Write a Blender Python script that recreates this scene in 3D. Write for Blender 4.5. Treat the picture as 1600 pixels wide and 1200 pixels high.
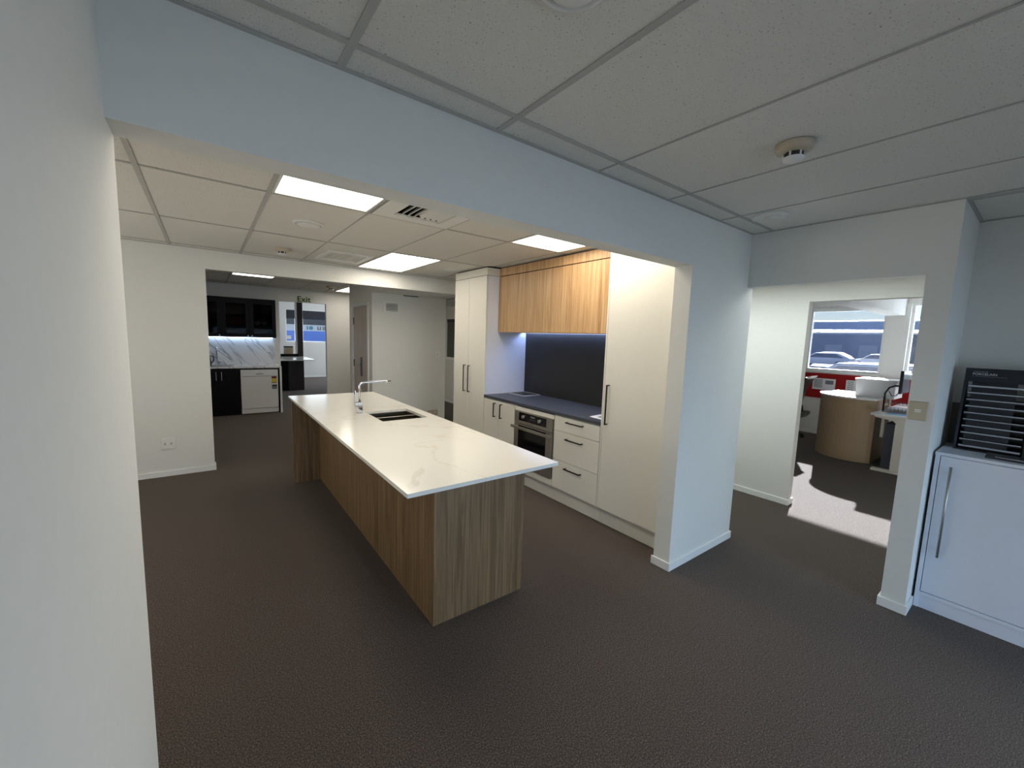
import bpy, bmesh, math, random
from mathutils import Vector, Matrix
random.seed(7)
for o in list(bpy.data.objects): bpy.data.objects.remove(o)
S = bpy.context.scene
COL = S.collection

# ------------------------------------------------------------------ camera
cd = bpy.data.cameras.new('camera'); cam = bpy.data.objects.new('camera', cd); COL.objects.link(cam)
R_ = Vector((0.80024454, -0.5987546, 0.03319057)); U_ = Vector((0.04069526, 0.10944332, 0.99315963)); F_ = Vector((0.59829138, 0.79341987, -0.11194789))
m = Matrix(((R_.x, U_.x, -F_.x, 0), (R_.y, U_.y, -F_.y, 0), (R_.z, U_.z, -F_.z, 1.5745), (0, 0, 0, 1)))
cam.matrix_world = m
cd.sensor_width = 36; cd.lens = 634.6 * 36 / 1600; cd.clip_start = 0.03; cd.clip_end = 500
S.camera = cam

# ------------------------------------------------------------------ world, sun, daylight, exposure
w = bpy.data.worlds.new('world'); S.world = w; w.use_nodes = True
nt = w.node_tree; bg = nt.nodes['Background']
sky = nt.nodes.new('ShaderNodeTexSky'); sky.sky_type = 'NISHITA'; sky.sun_disc = False
sky.sun_elevation = math.radians(24.7); sky.sun_rotation = math.radians(74.6); sky.air_density = 1.0; sky.dust_density = 0.4
cool = nt.nodes.new('ShaderNodeMix'); cool.data_type = 'RGBA'; cool.blend_type = 'MULTIPLY'; cool.inputs['Factor'].default_value = 1.0; cool.inputs['B'].default_value = (0.62, 0.82, 1.15, 1)
nt.links.new(sky.outputs[0], cool.inputs['A']); nt.links.new(cool.outputs['Result'], bg.inputs[0]); bg.inputs[1].default_value = 0.09
S.view_settings.view_transform = 'Standard'; S.view_settings.look = 'None'
S.view_settings.exposure = 0.0; S.view_settings.gamma = 1.0; S.view_settings.use_curve_mapping = False

def light(name, kind, loc, energy, color, rot=None, target=None, size=None, sizey=None, spread=180):
    l = bpy.data.lights.new(name, kind); l.energy = energy; l.color = color
    o = bpy.data.objects.new(name, l); COL.objects.link(o); o.location = loc
    if target is not None:
        o.rotation_euler = (Vector(target) - Vector(loc)).to_track_quat('-Z', 'Y').to_euler()
    if size is not None and kind == 'AREA':
        l.shape = 'RECTANGLE'; l.size = size; l.size_y = sizey or size; l.spread = math.radians(spread)
    return o
sun = light('sun', 'SUN', (20, 6, 12), 64.0, (0.84, 0.91, 1.0), target=None)
sd = Vector((-0.964, -0.266, -0.46)).normalized()
sun.rotation_euler = sd.to_track_quat('-Z', 'Y').to_euler(); sun.data.angle = math.radians(0.6)
# daylight through the windows (behind the camera, office, far room), plus added fill lamps
light('daylight_back_window', 'AREA', (1.9, -3.02, 1.02), 53, (0.50, 0.72, 1.0), target=(1.9, 0, -0.9), size=3.3, sizey=1.4, spread=118)
light('side_fill_light', 'AREA', (3.93, -1.95, 1.15), 52, (0.78, 0.88, 1.0), target=(0, -1.0, -1.1), size=1.8, sizey=1.3, spread=118)  # added fill to brighten the left wall; no window in this wall
light('kitchen_fill_light', 'AREA', (-2.45, 3.6, 1.3), 42, (1.0, 0.96, 0.88), target=(0, 3.4, 3.0), size=2.2, sizey=1.4)  # added fill for the kitchen ceiling; the left wall has no window
light('far_side_fill_light', 'AREA', (5.15, 13.4, 1.6), 110, (0.80, 0.88, 1.0), target=(2.5, 14.5, 1.0), size=2.6, sizey=1.3)  # added fill to lift the far room; the side wall is closed
light('daylight_office_window', 'AREA', (9.35, 1.0, 1.75), 40, (0.75, 0.87, 1.0), target=(5, 1.6, 1.2), size=2.6, sizey=1.1)
light('daylight_far_window', 'AREA', (2.9, 15.35, 1.75), 40, (0.75, 0.87, 1.0), target=(2.5, 12, 1.2), size=2.6, sizey=1.1)

# ------------------------------------------------------------------ materials
def lin(c):
    return tuple(((v/255)/12.92 if v/255 <= 0.04045 else ((v/255+0.055)/1.055)**2.4) for v in c) + (1,)
def mat(name, rgb, rough=0.5, metal=0.0, emit=None, spec=0.5, noise=None, bump=None):
    mt = bpy.data.materials.new(name); mt.use_nodes = True; n = mt.node_tree.nodes; b = n['Principled BSDF']; L = mt.node_tree.links
    c = lin(rgb)
    b.inputs['Base Color'].default_value = c; b.inputs['Roughness'].default_value = rough; b.inputs['Metallic'].default_value = metal
    b.inputs['Specular IOR Level'].default_value = spec
    if emit: b.inputs['Emission Color'].default_value = lin(emit[0]); b.inputs['Emission Strength'].default_value = emit[1]
    tc = n.new('ShaderNodeTexCoord')
    nz = n.new('ShaderNodeTexNoise'); sc, amt = noise or (30, 0.03)
    nz.inputs['Scale'].default_value = sc; nz.inputs['Detail'].default_value = 4
    L.new(tc.outputs['Object'], nz.inputs['Vector'])
    mx = n.new('ShaderNodeMix'); mx.data_type = 'RGBA'; mx.inputs['Factor'].default_value = 0
    mx.inputs['A'].default_value = tuple(min(1, v*(1-amt)) for v in c[:3]) + (1,); mx.inputs['B'].default_value = tuple(min(1, v*(1+amt)) for v in c[:3]) + (1,)
    L.new(nz.outputs['Fac'], mx.inputs['Factor']); L.new(mx.outputs['Result'], b.inputs['Base Color'])
    if bump:
        nb = n.new('ShaderNodeTexNoise'); nb.inputs['Scale'].default_value = bump[0]; nb.inputs['Detail'].default_value = 5
        L.new(tc.outputs['Object'], nb.inputs['Vector'])
        bp = n.new('ShaderNodeBump'); bp.inputs['Strength'].default_value = bump[1]; bp.inputs['Distance'].default_value = bump[2]
        L.new(nb.outputs['Fac'], bp.inputs['Height']); L.new(bp.outputs['Normal'], b.inputs['Normal'])
    return mt
def ramp(n, stops):
    r = n.new('ShaderNodeValToRGB')
    while len(r.color_ramp.elements) < len(stops): r.color_ramp.elements.new(0.5)
    for e, (p, c) in zip(r.color_ramp.elements, stops): e.position = p; e.color = lin(c) if len(c) == 3 else c
    return r
def wood(name, dark, mid, light_, scale=1.0, rough=0.45):
    mt = bpy.data.materials.new(name); mt.use_nodes = True; n = mt.node_tree.nodes; L = mt.node_tree.links; b = n['Principled BSDF']
    tc = n.new('ShaderNodeTexCoord'); mp = n.new('ShaderNodeMapping'); mp.inputs['Scale'].default_value = (21*scale, 21*scale, 0.5*scale)
    L.new(tc.outputs['Object'], mp.inputs['Vector'])
    n1 = n.new('ShaderNodeTexNoise'); n1.inputs['Scale'].default_value = 1.6; n1.inputs['Detail'].default_value = 8; n1.inputs['Roughness'].default_value = 0.62; n1.inputs['Distortion'].default_value = 1.3
    L.new(mp.outputs['Vector'], n1.inputs['Vector'])
    mp2 = n.new('ShaderNodeMapping'); mp2.inputs['Scale'].default_value = (120*scale, 120*scale, 2.5*scale); L.new(tc.outputs['Object'], mp2.inputs['Vector'])
    n2 = n.new('ShaderNodeTexNoise'); n2.inputs['Scale'].default_value = 1.5; n2.inputs['Detail'].default_value = 4; L.new(mp2.outputs['Vector'], n2.inputs['Vector'])
    mx = n.new('ShaderNodeMath'); mx.operation = 'MULTIPLY_ADD'; mx.inputs[1].default_value = 0.35; L.new(n2.outputs['Fac'], mx.inputs[0])
    m2 = n.new('ShaderNodeMath'); m2.operation = 'MULTIPLY'; m2.inputs[1].default_value = 0.75; L.new(n1.outputs['Fac'], m2.inputs[0]); L.new(m2.outputs[0], mx.inputs[2])
    r = ramp(n, [(0.38, dark), (0.53, mid), (0.68, light_)]); L.new(mx.outputs[0], r.inputs['Fac'])
    L.new(r.outputs['Color'], b.inputs['Base Color']); b.inputs['Roughness'].default_value = rough
    return mt
def carpet():
    mt = bpy.data.materials.new('carpet'); mt.use_nodes = True; n = mt.node_tree.nodes; L = mt.node_tree.links; b = n['Principled BSDF']
    tc = n.new('ShaderNodeTexCoord')
    n1 = n.new('ShaderNodeTexNoise'); n1.inputs['Scale'].default_value = 170; n1.inputs['Detail'].default_value = 3; n1.inputs['Roughness'].default_value = 0.85; L.new(tc.outputs['Object'], n1.inputs['Vector'])
    r = ramp(n, [(0.34, (23, 17, 13)), (0.5, (66, 54, 46)), (0.66, (134, 116, 102))]); L.new(n1.outputs['Fac'], r.inputs['Fac'])
    n3 = n.new('ShaderNodeTexNoise'); n3.inputs['Scale'].default_value = 1.3; L.new(tc.outputs['Object'], n3.inputs['Vector'])
    mm = n.new('ShaderNodeMix'); mm.data_type = 'RGBA'; mm.blend_type = 'MULTIPLY'; mm.inputs['Factor'].default_value = 0.12
    L.new(r.outputs['Color'], mm.inputs['A']); L.new(n3.outputs['Fac'], mm.inputs['B']); L.new(mm.outputs['Result'], b.inputs['Base Color'])
    b.inputs['Roughness'].default_value = 1.0; b.inputs['Specular IOR Level'].default_value = 0.1
    b.inputs['Sheen Weight'].default_value = 0.15; b.inputs['Sheen Roughness'].default_value = 0.6
    bp = n.new('ShaderNodeBump'); bp.inputs['Strength'].default_value = 0.9; bp.inputs['Distance'].default_value = 0.006; L.new(n1.outputs['Fac'], bp.inputs['Height']); L.new(bp.outputs['Normal'], b.inputs['Normal'])
    return mt
def tile_mat():
    mt = bpy.data.materials.new('mineral_fibre_tile'); mt.use_nodes = True; n = mt.node_tree.nodes; L = mt.node_tree.links; b = n['Principled BSDF']
    tc = n.new('ShaderNodeTexCoord')
    vo = n.new('ShaderNodeTexNoise'); vo.inputs['Scale'].default_value = 150; vo.inputs['Detail'].default_value = 2.5; L.new(tc.outputs['Object'], vo.inputs['Vector'])
    n2 = n.new('ShaderNodeTexNoise'); n2.inputs['Scale'].default_value = 260; n2.inputs['Detail'].default_value = 2; L.new(tc.outputs['Object'], n2.inputs['Vector'])
    r = ramp(n, [(0.27, (130, 128, 122)), (0.36, (230, 227, 219)), (1, (234, 231, 223))]); L.new(vo.outputs['Fac'], r.inputs['Fac'])
    L.new(r.outputs['Color'], b.inputs['Base Color']); b.inputs['Roughness'].default_value = 0.95; b.inputs['Specular IOR Level'].default_value = 0.2
    ad = n.new('ShaderNodeMath'); ad.operation = 'MULTIPLY_ADD'; ad.inputs[1].default_value = 0.5; L.new(n2.outputs['Fac'], ad.inputs[0]); L.new(vo.outputs['Fac'], ad.inputs[2])
    bp = n.new('ShaderNodeBump'); bp.inputs['Strength'].default_value = 0.85; bp.inputs['Distance'].default_value = 0.005; L.new(ad.outputs[0], bp.inputs['Height']); L.new(bp.outputs['Normal'], b.inputs['Normal'])
    return mt
def marble(name, base, vein, scale, rough, thin=0.035, ang=0.0, soft=0.5, stretch=(1, 1, 1)):
    mt = bpy.data.materials.new(name); mt.use_nodes = True; n = mt.node_tree.nodes; L = mt.node_tree.links; b = n['Principled BSDF']
    tc = n.new('ShaderNodeTexCoord'); mp = n.new('ShaderNodeMapping'); mp.inputs['Rotation'].default_value = (0, ang, ang*0.6); mp.inputs['Scale'].default_value = stretch
    mp0 = n.new('ShaderNodeMapping'); mp0.inputs['Rotation'].default_value = (0, ang, 0); mp.inputs['Rotation'].default_value = (0, 0, 0)
    L.new(tc.outputs['Object'], mp0.inputs['Vector']); L.new(mp0.outputs['Vector'], mp.inputs['Vector'])
    n1 = n.new('ShaderNodeTexNoise'); n1.inputs['Scale'].default_value = scale; n1.inputs['Detail'].default_value = 6; n1.inputs['Distortion'].default_value = 0.6; L.new(mp.outputs['Vector'], n1.inputs['Vector'])
    s = n.new('ShaderNodeMath'); s.operation = 'SUBTRACT'; s.inputs[1].default_value = 0.5; L.new(n1.outputs['Fac'], s.inputs[0])
    a = n.new('ShaderNodeMath'); a.operation = 'ABSOLUTE'; L.new(s.outputs[0], a.inputs[0])
    r = ramp(n, [(0.0, (0, 0, 0)), (thin, (255, 255, 255))]); L.new(a.outputs[0], r.inputs['Fac'])
    n2 = n.new('ShaderNodeTexNoise'); n2.inputs['Scale'].default_value = scale*0.6; L.new(tc.outputs['Object'], n2.inputs['Vector'])
    r2 = ramp(n, [(0.42, (0, 0, 0)), (0.62, (255, 255, 255))]); L.new(n2.outputs['Fac'], r2.inputs['Fac'])
    mxx = n.new('ShaderNodeMath'); mxx.operation = 'MAXIMUM'; L.new(r.outputs['Color'], mxx.inputs[0]); 
    q = n.new('ShaderNodeMath'); q.operation = 'MULTIPLY'; q.inputs[1].default_value = soft; L.new(r2.outputs['Color'], q.inputs[0]); L.new(q.outputs[0], mxx.inputs[1])
    mx = n.new('ShaderNodeMix'); mx.data_type = 'RGBA'; mx.inputs['A'].default_value = lin(vein); mx.inputs['B'].default_value = lin(base)
    L.new(mxx.outputs[0], mx.inputs['Factor']); L.new(mx.outputs['Result'], b.inputs['Base Color']); b.inputs['Roughness'].default_value = rough
    return mt
def thin_glass(name, tint=(1, 1, 1, 1), gloss=0.12, rough=0.02):
    mt = bpy.data.materials.new(name); mt.use_nodes = True; n = mt.node_tree.nodes; L = mt.node_tree.links; n.remove(n['Principled BSDF'])
    t = n.new('ShaderNodeBsdfTransparent'); t.inputs[0].default_value = tint
    g = n.new('ShaderNodeBsdfGlossy'); g.inputs['Roughness'].default_value = rough
    mx = n.new('ShaderNodeMixShader'); mx.inputs[0].default_value = gloss
    L.new(t.outputs[0], mx.inputs[1]); L.new(g.outputs[0], mx.inputs[2]); L.new(mx.outputs[0], n['Material Output'].inputs[0])
    return mt
def mesh_blind():
    mt = bpy.data.materials.new('mesh_blind'); mt.use_nodes = True; n = mt.node_tree.nodes; L = mt.node_tree.links; n.remove(n['Principled BSDF'])
    t = n.new('ShaderNodeBsdfTransparent'); d = n.new('ShaderNodeBsdfTranslucent'); d.inputs[0].default_value = lin((24, 30, 44))
    tc = n.new('ShaderNodeTexCoord'); wv = n.new('ShaderNodeTexWave'); wv.inputs['Scale'].default_value = 22; wv.bands_direction = 'Y'; wv.inputs['Distortion'].default_value = 1.0; L.new(tc.outputs['Object'], wv.inputs['Vector'])
    r = n.new('ShaderNodeMapRange'); r.inputs['To Min'].default_value = 0.30; r.inputs['To Max'].default_value = 0.42; L.new(wv.outputs['Fac'], r.inputs['Value'])
    mx = n.new('ShaderNodeMixShader'); L.new(r.outputs[0], mx.inputs[0]); L.new(t.outputs[0], mx.inputs[1]); L.new(d.outputs[0], mx.inputs[2]); L.new(mx.outputs[0], n['Material Output'].inputs[0])
    return mt
M = dict(
    wall=mat('wall_paint', (226, 225, 219), 0.75, bump=(220, 0.06, 0.002)),
    trim=mat('white_gloss_trim', (236, 236, 232), 0.35),
    rail=mat('ceiling_rail', (186, 184, 178), 0.6, spec=0.2),
    gap=mat('dark_gap', (22, 21, 20), 0.9),
    tile=tile_mat(), carpet=carpet(),
    lam=mat('white_laminate', (227, 224, 214), 0.42), lam2=mat('cool_white_laminate', (226, 229, 238), 0.4),
    oak=wood('oak_laminate', (152, 116, 78), (188, 150, 106), (208, 174, 132)),
    walnut=wood('island_laminate', (86, 67, 45), (118, 94, 66), (146, 120, 88)),
    brown=wood('dark_brown_laminate', (28, 16, 14), (44, 26, 22), (60, 38, 32)),
    stone=marble('white_stone', (240, 239, 232), (228, 224, 214), 0.9, 0.14, thin=0.007, soft=0.85),
    marble=marble('grey_veined_marble', (214, 212, 208), (120, 122, 126), 2.2, 0.2, thin=0.03, ang=-0.82, soft=0.5, stretch=(0.45, 1, 3.2)),
    slate=mat('charcoal_bench', (66, 69, 76), 0.42, noise=(9, 0.18)), slate2=mat('charcoal_splashback', (30, 30, 31), 0.5, noise=(5, 0.35)),
    black=mat('black_plastic', (16, 16, 18), 0.35), cab=mat('black_laminate', (10, 8, 9), 0.5, spec=0.15), darkmetal=mat('dark_bronze', (52, 47, 42), 0.35, 0.8),
    steel=mat('brushed_steel', (176, 172, 164), 0.42, 1.0), chrome=mat('chrome', (225, 225, 228), 0.08, 1.0), sink=mat('sink_steel', (140, 135, 124), 0.3, 1.0),
    ovenglass=mat('oven_glass', (10, 10, 12), 0.08), plastic=mat('white_plastic', (232, 231, 226), 0.35), beige=mat('beige_plastic', (192, 178, 154), 0.4),
    appl=mat('white_enamel', (225, 224, 222), 0.3), cream=mat('cream_metal', (214, 208, 194), 0.5), grey=mat('grey_steel', (84, 86, 96), 0.5),
    door=wood('pale_door_veneer', (176, 162, 148), (196, 184, 172), (208, 198, 186)),
    panel=mat('light_diffuser', (255, 250, 240), 0.5, emit=((255, 246, 230), 8.4)),
    panel2=mat('hall_light_diffuser', (255, 250, 240), 0.5, emit=((255, 247, 236), 7)),
    panel3=mat('narrow_hall_fill', (250, 255, 250), 0.5, emit=((238, 248, 250), 5.6)),  # emission of the fill panel added in the narrow hall
    led=mat('led_strip', (200, 215, 255), 0.5, emit=((160, 190, 255), 27)), led2=mat('led_strip_hall', (220, 230, 255), 0.5, emit=((190, 215, 255), 16)),
    red=mat('red_felt', (150, 16, 14), 0.95, noise=(80, 0.1)), paper=mat('paper', (225, 226, 226), 0.8), ink=mat('grey_ink', (120, 122, 130), 0.8),
    buff=mat('buff_laminate', (176, 150, 116), 0.45), screen=mat('screen_glass', (90, 120, 130), 0.15), bluep=mat('blue_paper', (120, 165, 205), 0.6),
    blind=mat('dark_blind', (52, 52, 60), 0.8), vblind=mat('green_grey_blind', (92, 98, 90), 0.8),
    yellow=mat('yellow_label', (215, 190, 60), 0.5), redl=mat('red_label', (120, 40, 36), 0.5), exitg=mat('exit_yellow_green', (150, 160, 20), 0.5, emit=((150, 165, 10), 0.1)),
    tile_brown=mat('taupe_tile', (92, 86, 78), 0.5), tile_dark=mat('dark_porcelain', (50, 52, 56), 0.35, noise=(20, 0.2)), edge=mat('pale_porcelain_edge', (190, 192, 194), 0.4),
    navy=mat('dark_navy_board', (24, 31, 42), 0.4), glass=thin_glass('window_glass'), cabglass=thin_glass('cabinet_glass', (0.42, 0.42, 0.42, 1), 0.003), acr=thin_glass('clear_acrylic', (0.97, 0.98, 0.96, 1), 0.01),
    mblind=mesh_blind(), cardboard=mat('cardboard', (196, 176, 150), 0.8), green=mat('pale_green_box', (120, 130, 50), 0.6), redbox=mat('dull_red_box', (130, 60, 50), 0.6), bowl=mat('white_china', (220, 220, 215), 0.3),
    asphalt=mat('asphalt', (92, 96, 106), 0.9, noise=(0.2, 0.15)), shed=mat('grey_shed_wall', (112, 120, 140), 0.7), shed2=mat('pale_blue_shed_wall', (140, 158, 186), 0.7), roof=mat('pale_roof', (150, 155, 165), 0.6), vanw=mat('white_van_paint', (235, 236, 238), 0.3),
    louv=mat('pale_blue_louvre', (130, 170, 238), 0.6),
    lockm=mat('satin_lock_steel', (110, 110, 112), 0.5, 0.3),
    carblue=mat('blue_grey_car_paint', (110, 120, 140), 0.3),
    bluew=mat('blue_louvre', (96, 146, 235), 0.6), signw=mat('white_sign', (225, 232, 236), 0.6), teal=mat('teal_sign_print', (60, 150, 170), 0.6), leaf=mat('dark_eave', (70, 78, 82), 0.9), tyre=mat('tyre', (25, 25, 27), 0.9),
)

# ------------------------------------------------------------------ helpers
W = {}
def bmbox(bm, x, y, z, mi=0):
    vs = [bm.verts.new((a, b, c)) for c in z for b in y for a in x]
    for f in ((0, 2, 3, 1), (4, 5, 7, 6), (0, 1, 5, 4), (2, 6, 7, 3), (0, 4, 6, 2), (1, 3, 7, 5)):
        fc = bm.faces.new([vs[i] for i in f]); fc.material_index = mi
def bmcyl(bm, c, r, h, axis='z', n=24, r2=None, mi=0):
    r2 = r if r2 is None else r2
    def P(a, rr, t):
        u, v = rr*math.cos(a), rr*math.sin(a)
        return {'z': (c[0]+u, c[1]+v, c[2]+t), 'x': (c[0]+t, c[1]+u, c[2]+v), 'y': (c[0]+v, c[1]+t, c[2]+u)}[axis]
    A = [bm.verts.new(P(2*math.pi*i/n, r, 0)) for i in range(n)]; B = [bm.verts.new(P(2*math.pi*i/n, r2, h)) for i in range(n)]
    for i in range(n):
        f = bm.faces.new((A[i], A[(i+1) % n], B[(i+1) % n], B[i])); f.smooth = True; f.material_index = mi
    a = bm.faces.new(A[::-1]); b = bm.faces.new(B); a.material_index = b.material_index = mi
def bmlathe(bm, c, prof, n=32, mi=0, sgn=1):
    rings = []
    for r, z in prof:
        if r < 1e-5: rings.append([bm.verts.new((c[0], c[1], c[2]+z))])
        else: rings.append([bm.verts.new((c[0]+r*math.cos(2*math.pi*i/n), c[1]+r*math.sin(2*math.pi*i/n), c[2]+z)) for i in range(n)])
    for a, b in zip(rings, rings[1:]):
        for i in range(n):
            j = (i+1) % n
            if len(a) == 1 and len(b) == 1: continue
            if len(a) == 1: f = bm.faces.new((a[0], b[i], b[j]))
            elif len(b) == 1: f = bm.faces.new((a[i], a[j], b[0]))
            else: f = bm.faces.new((a[i], a[j], b[j], b[i]))
            f.smooth = True; f.material_index = mi
def bmtube(bm, pts, r, n=10, mi=0):
    rings = []
    for k, p in enumerate(pts):
        p = Vector(p); d = (Vector(pts[min(k+1, len(pts)-1)]) - Vector(pts[max(k-1, 0)])).normalized()
        a = d.orthogonal().normalized() if k == 0 else (rings_a - d*rings_a.dot(d)).normalized()
        rings_a = a; b = d.cross(a); rr = r[k] if isinstance(r, (list, tuple)) else r
        rings.append([bm.verts.new(p + rr*(math.cos(2*math.pi*i/n)*a + math.sin(2*math.pi*i/n)*b)) for i in range(n)])
    for A, B in zip(rings, rings[1:]):
        for i in range(n):
            f = bm.faces.new((A[i], A[(i+1) % n], B[(i+1) % n], B[i])); f.smooth = True; f.material_index = mi
    bm.faces.new(rings[0][::-1]); bm.faces.new(rings[-1])
def bmprism(bm, poly, axis, t0, t1, mi=0):
    def P(u, v, t): return {'z': (u, v, t), 'x': (t, u, v), 'y': (u, t, v)}[axis]
    A = [bm.verts.new(P(u, v, t0)) for u, v in poly]; B = [bm.verts.new(P(u, v, t1)) for u, v in poly]; n = len(poly)
    for i in range(n): bm.faces.new((A[i], A[(i+1) % n], B[(i+1) % n], B[i])).material_index = mi
    bm.faces.new(A[::-1]).material_index = mi; bm.faces.new(B).material_index = mi
def wof(o): return W.get(o.name, Vector((0, 0, 0)))
def mk(name, bm, mats, parent=None, bevel=0, kind=None, label=None, origin=None):
    bmesh.ops.recalc_face_normals(bm, faces=bm.faces)
    off = wof(parent) if parent is not None else (Vector(origin) if origin else Vector((0, 0, 0)))
    bmesh.ops.translate(bm, verts=bm.verts, vec=-off)
    me = bpy.data.meshes.new(name); bm.to_mesh(me); bm.free()
    if not isinstance(mats, (list, tuple)): mats = [mats]
    for x in mats: me.materials.append(M[x] if isinstance(x, str) else x)
    o = bpy.data.objects.new(name, me); COL.objects.link(o)
    if parent is not None: o.parent = parent
    else: o.location = off
    W[o.name] = off
    if bevel:
        bv = o.modifiers.new('bevel', 'BEVEL'); bv.width = bevel; bv.segments = 2; bv.limit_method = 'ANGLE'
    if kind: o['kind'] = kind
    if label: o['label'] = label
    return o
def bx(name, x, y, z, mt, parent=None, bevel=0, kind=None, label=None):
    bm = bmesh.new(); bmbox(bm, x, y, z); return mk(name, bm, mt, parent, bevel, kind, label)
def bxs(name, boxes, mt, parent=None, bevel=0, kind=None, label=None):
    bm = bmesh.new()
    for b in boxes: bmbox(bm, *b)
    return mk(name, bm, mt, parent, bevel, kind, label)
def thing(name, label, cat, loc, group=None):
    o = bpy.data.objects.new(name, None); COL.objects.link(o); o.location = loc; o.empty_display_size = 0.1
    W[o.name] = Vector(loc); o['label'] = label; o['category'] = cat
    if group: o['group'] = group
    return o
def tag(o, label, cat, group=None):
    o['label'] = label; o['category'] = cat
    if group: o['group'] = group
    return o
def text(name, s, size, mt, parent, loc, right, up, extrude=0.001, sx=1.0, align='LEFT', offset=0.0):
    cu = bpy.data.curves.new(name, 'FONT'); cu.body = s; cu.size = size; cu.extrude = extrude; cu.align_x = align; cu.resolution_u = 3; cu.offset = offset; cu.space_character = 1.08 if offset else 1.0
    tmp = bpy.data.objects.new(name + '_src', cu); COL.objects.link(tmp)
    bpy.context.view_layer.update()
    me = bpy.data.meshes.new_from_object(tmp); bpy.data.objects.remove(tmp)
    me.materials.clear(); me.materials.append(M[mt])
    r = Vector(right).normalized(); u = Vector(up).normalized(); nrm = r.cross(u); off = wof(parent)
    for v in me.vertices:
        c = v.co; v.co = Vector(loc) - off + r*c.x*sx + u*c.y + nrm*c.z
    o = bpy.data.objects.new(name, me); COL.objects.link(o); o.parent = parent; W[o.name] = off
    return o

SK, SKH, SKZ = 0.012, 0.0, 0.058
# ------------------------------------------------------------------ floor and walls
bx('floor', (-4, 9.2), (-4, 15.6), (-0.06, 0), 'carpet', kind='structure')
bx('wall_left', (-0.290, -0.177), (-3.0, 1.575), (0, 2.62), 'wall', kind='structure')
bxs('wall_front', [((-0.177, 2.512), (1.453, 1.575), (2.078, 2.62)), ((2.512, 3.385), (1.453, 1.575), (0, 2.62)), ((-2.6, -0.290), (1.453, 1.575), (0, 2.62))], 'wall', kind='structure')
bxs('wall_right', [((3.297, 3.385), (0.49, 1.453), (2.0135, 2.62)), ((3.297, 4.7), (0.378, 0.49), (0, 2.62))], 'wall', kind='structure')
bx('wall_recess', (3.945, 4.05), (-3.0, 0.378), (0, 2.62), 'wall', kind='structure')
bxs('wall_behind', [((-0.29, 4.05), (-3.1, -3.0), (0, 0.3)), ((-0.29, 4.05), (-3.1, -3.0), (1.8, 2.62)), ((-0.29, 0.3), (-3.1, -3.0), (0.3, 1.8)), ((3.7, 4.05), (-3.1, -3.0), (0.3, 1.8))], 'wall', kind='structure')
bxs('window_1', [((0.3, 3.7), (-3.08, -3.04), (0.3, 0.34)), ((0.3, 3.7), (-3.08, -3.04), (1.76, 1.80)), ((0.3, 0.34), (-3.08, -3.04), (0.34, 1.76)), ((3.66, 3.7), (-3.08, -3.04), (0.34, 1.76)), ((1.98, 2.02), (-3.08, -3.04), (0.34, 1.76))], 'trim', kind='structure')
bx('wall_kitchen_right', (3.275, 3.385), (1.575, 5.62), (0, 2.62), 'wall', kind='structure')
bx('wall_kitchen_left', (-2.6, -2.5), (1.575, 5.5), (0, 2.62), 'wall', kind='structure')
bxs('wall_kitchen_far', [((-2.6, 0.023), (5.503, 5.62), (0, 2.62)), ((0.023, 3.275), (5.503, 5.62), (2.2, 2.62))], 'wall', kind='structure')
bx('wall_bulkhead', (2.05, 3.385), (5.62, 6.34), (2.2, 2.62), 'wall', kind='structure')
bx('wall_partition', (2.05, 3.31), (6.34, 6.44), (0, 2.62), 'wall', kind='structure')
bxs('wall_closet_side', [((2.05, 2.15), (6.44, 6.56), (0, 2.62)), ((2.05, 2.15), (7.37, 7.56), (0, 2.62)), ((2.05, 2.15), (6.56, 7.37), (2.03, 2.62))], 'wall', kind='structure')
bxs('wall_closet_back', [((2.15, 3.31), (7.46, 7.56), (0, 2.62)), ((3.21, 3.31), (6.44, 7.46), (0, 2.62))], 'wall', kind='structure')
bxs('wall_exit', [((-1.6, 1.20), (9.45, 9.55), (0, 2.7)), ((1.20, 2.08), (9.45, 9.55), (2.167, 2.7)), ((2.08, 4.6), (9.45, 9.55), (0, 2.7))], 'wall', kind='structure')
bx('wall_hall_left', (-1.6, -1.5), (5.62, 9.45), (0, 2.62), 'wall', kind='structure')
bxs('wall_hall_right', [((4.6, 4.7), (1.453, 8.15), (0, 2.62)), ((4.6, 4.7), (8.15, 8.78), (0, 1.045)), ((4.6, 4.7), (8.15, 8.78), (2.0, 2.62)), ((4.6, 4.7), (8.78, 9.55), (0, 2.7)), ((4.6, 4.7), (0.55, 1.453), (2.013, 2.62)), ((4.6, 4.7), (0.378, 0.55), (0, 2.62))], 'wall', kind='structure')
bxs('wall_sun_block', [((7.5, 7.6), (5.6, 9.6), (0, 2.7)), ((4.7, 5.13), (9.5, 9.55), (0, 2.7)), ((5.2, 7.5), (9.5, 9.55), (0, 2.7)), ((5.13, 5.2), (9.5, 9.55), (0, 1.2)), ((4.6, 7.6), (5.6, 9.6), (2.7, 2.75))], 'wall', kind='structure')  # added shell beyond the hall window, keeps sun off the hall floor
bxs('wall_far_side', [((-1.1, -1.0), (9.55, 15.6), (0, 2.9)), ((5.2, 5.3), (9.55, 15.6), (0, 2.9))], 'wall', kind='structure')
bxs('wall_far', [((-1.1, 5.3), (15.4, 15.55), (0, 1.205)), ((-1.1, 5.3), (15.4, 15.55), (2.30, 2.9)), ((-1.1, 2.13), (15.4, 15.55), (1.205, 2.30)), ((2.44, 2.62), (15.4, 15.55), (1.205, 2.30)), ((4.2, 5.3), (15.4, 15.55), (1.205, 2.30))], 'wall', kind='structure')
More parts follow.
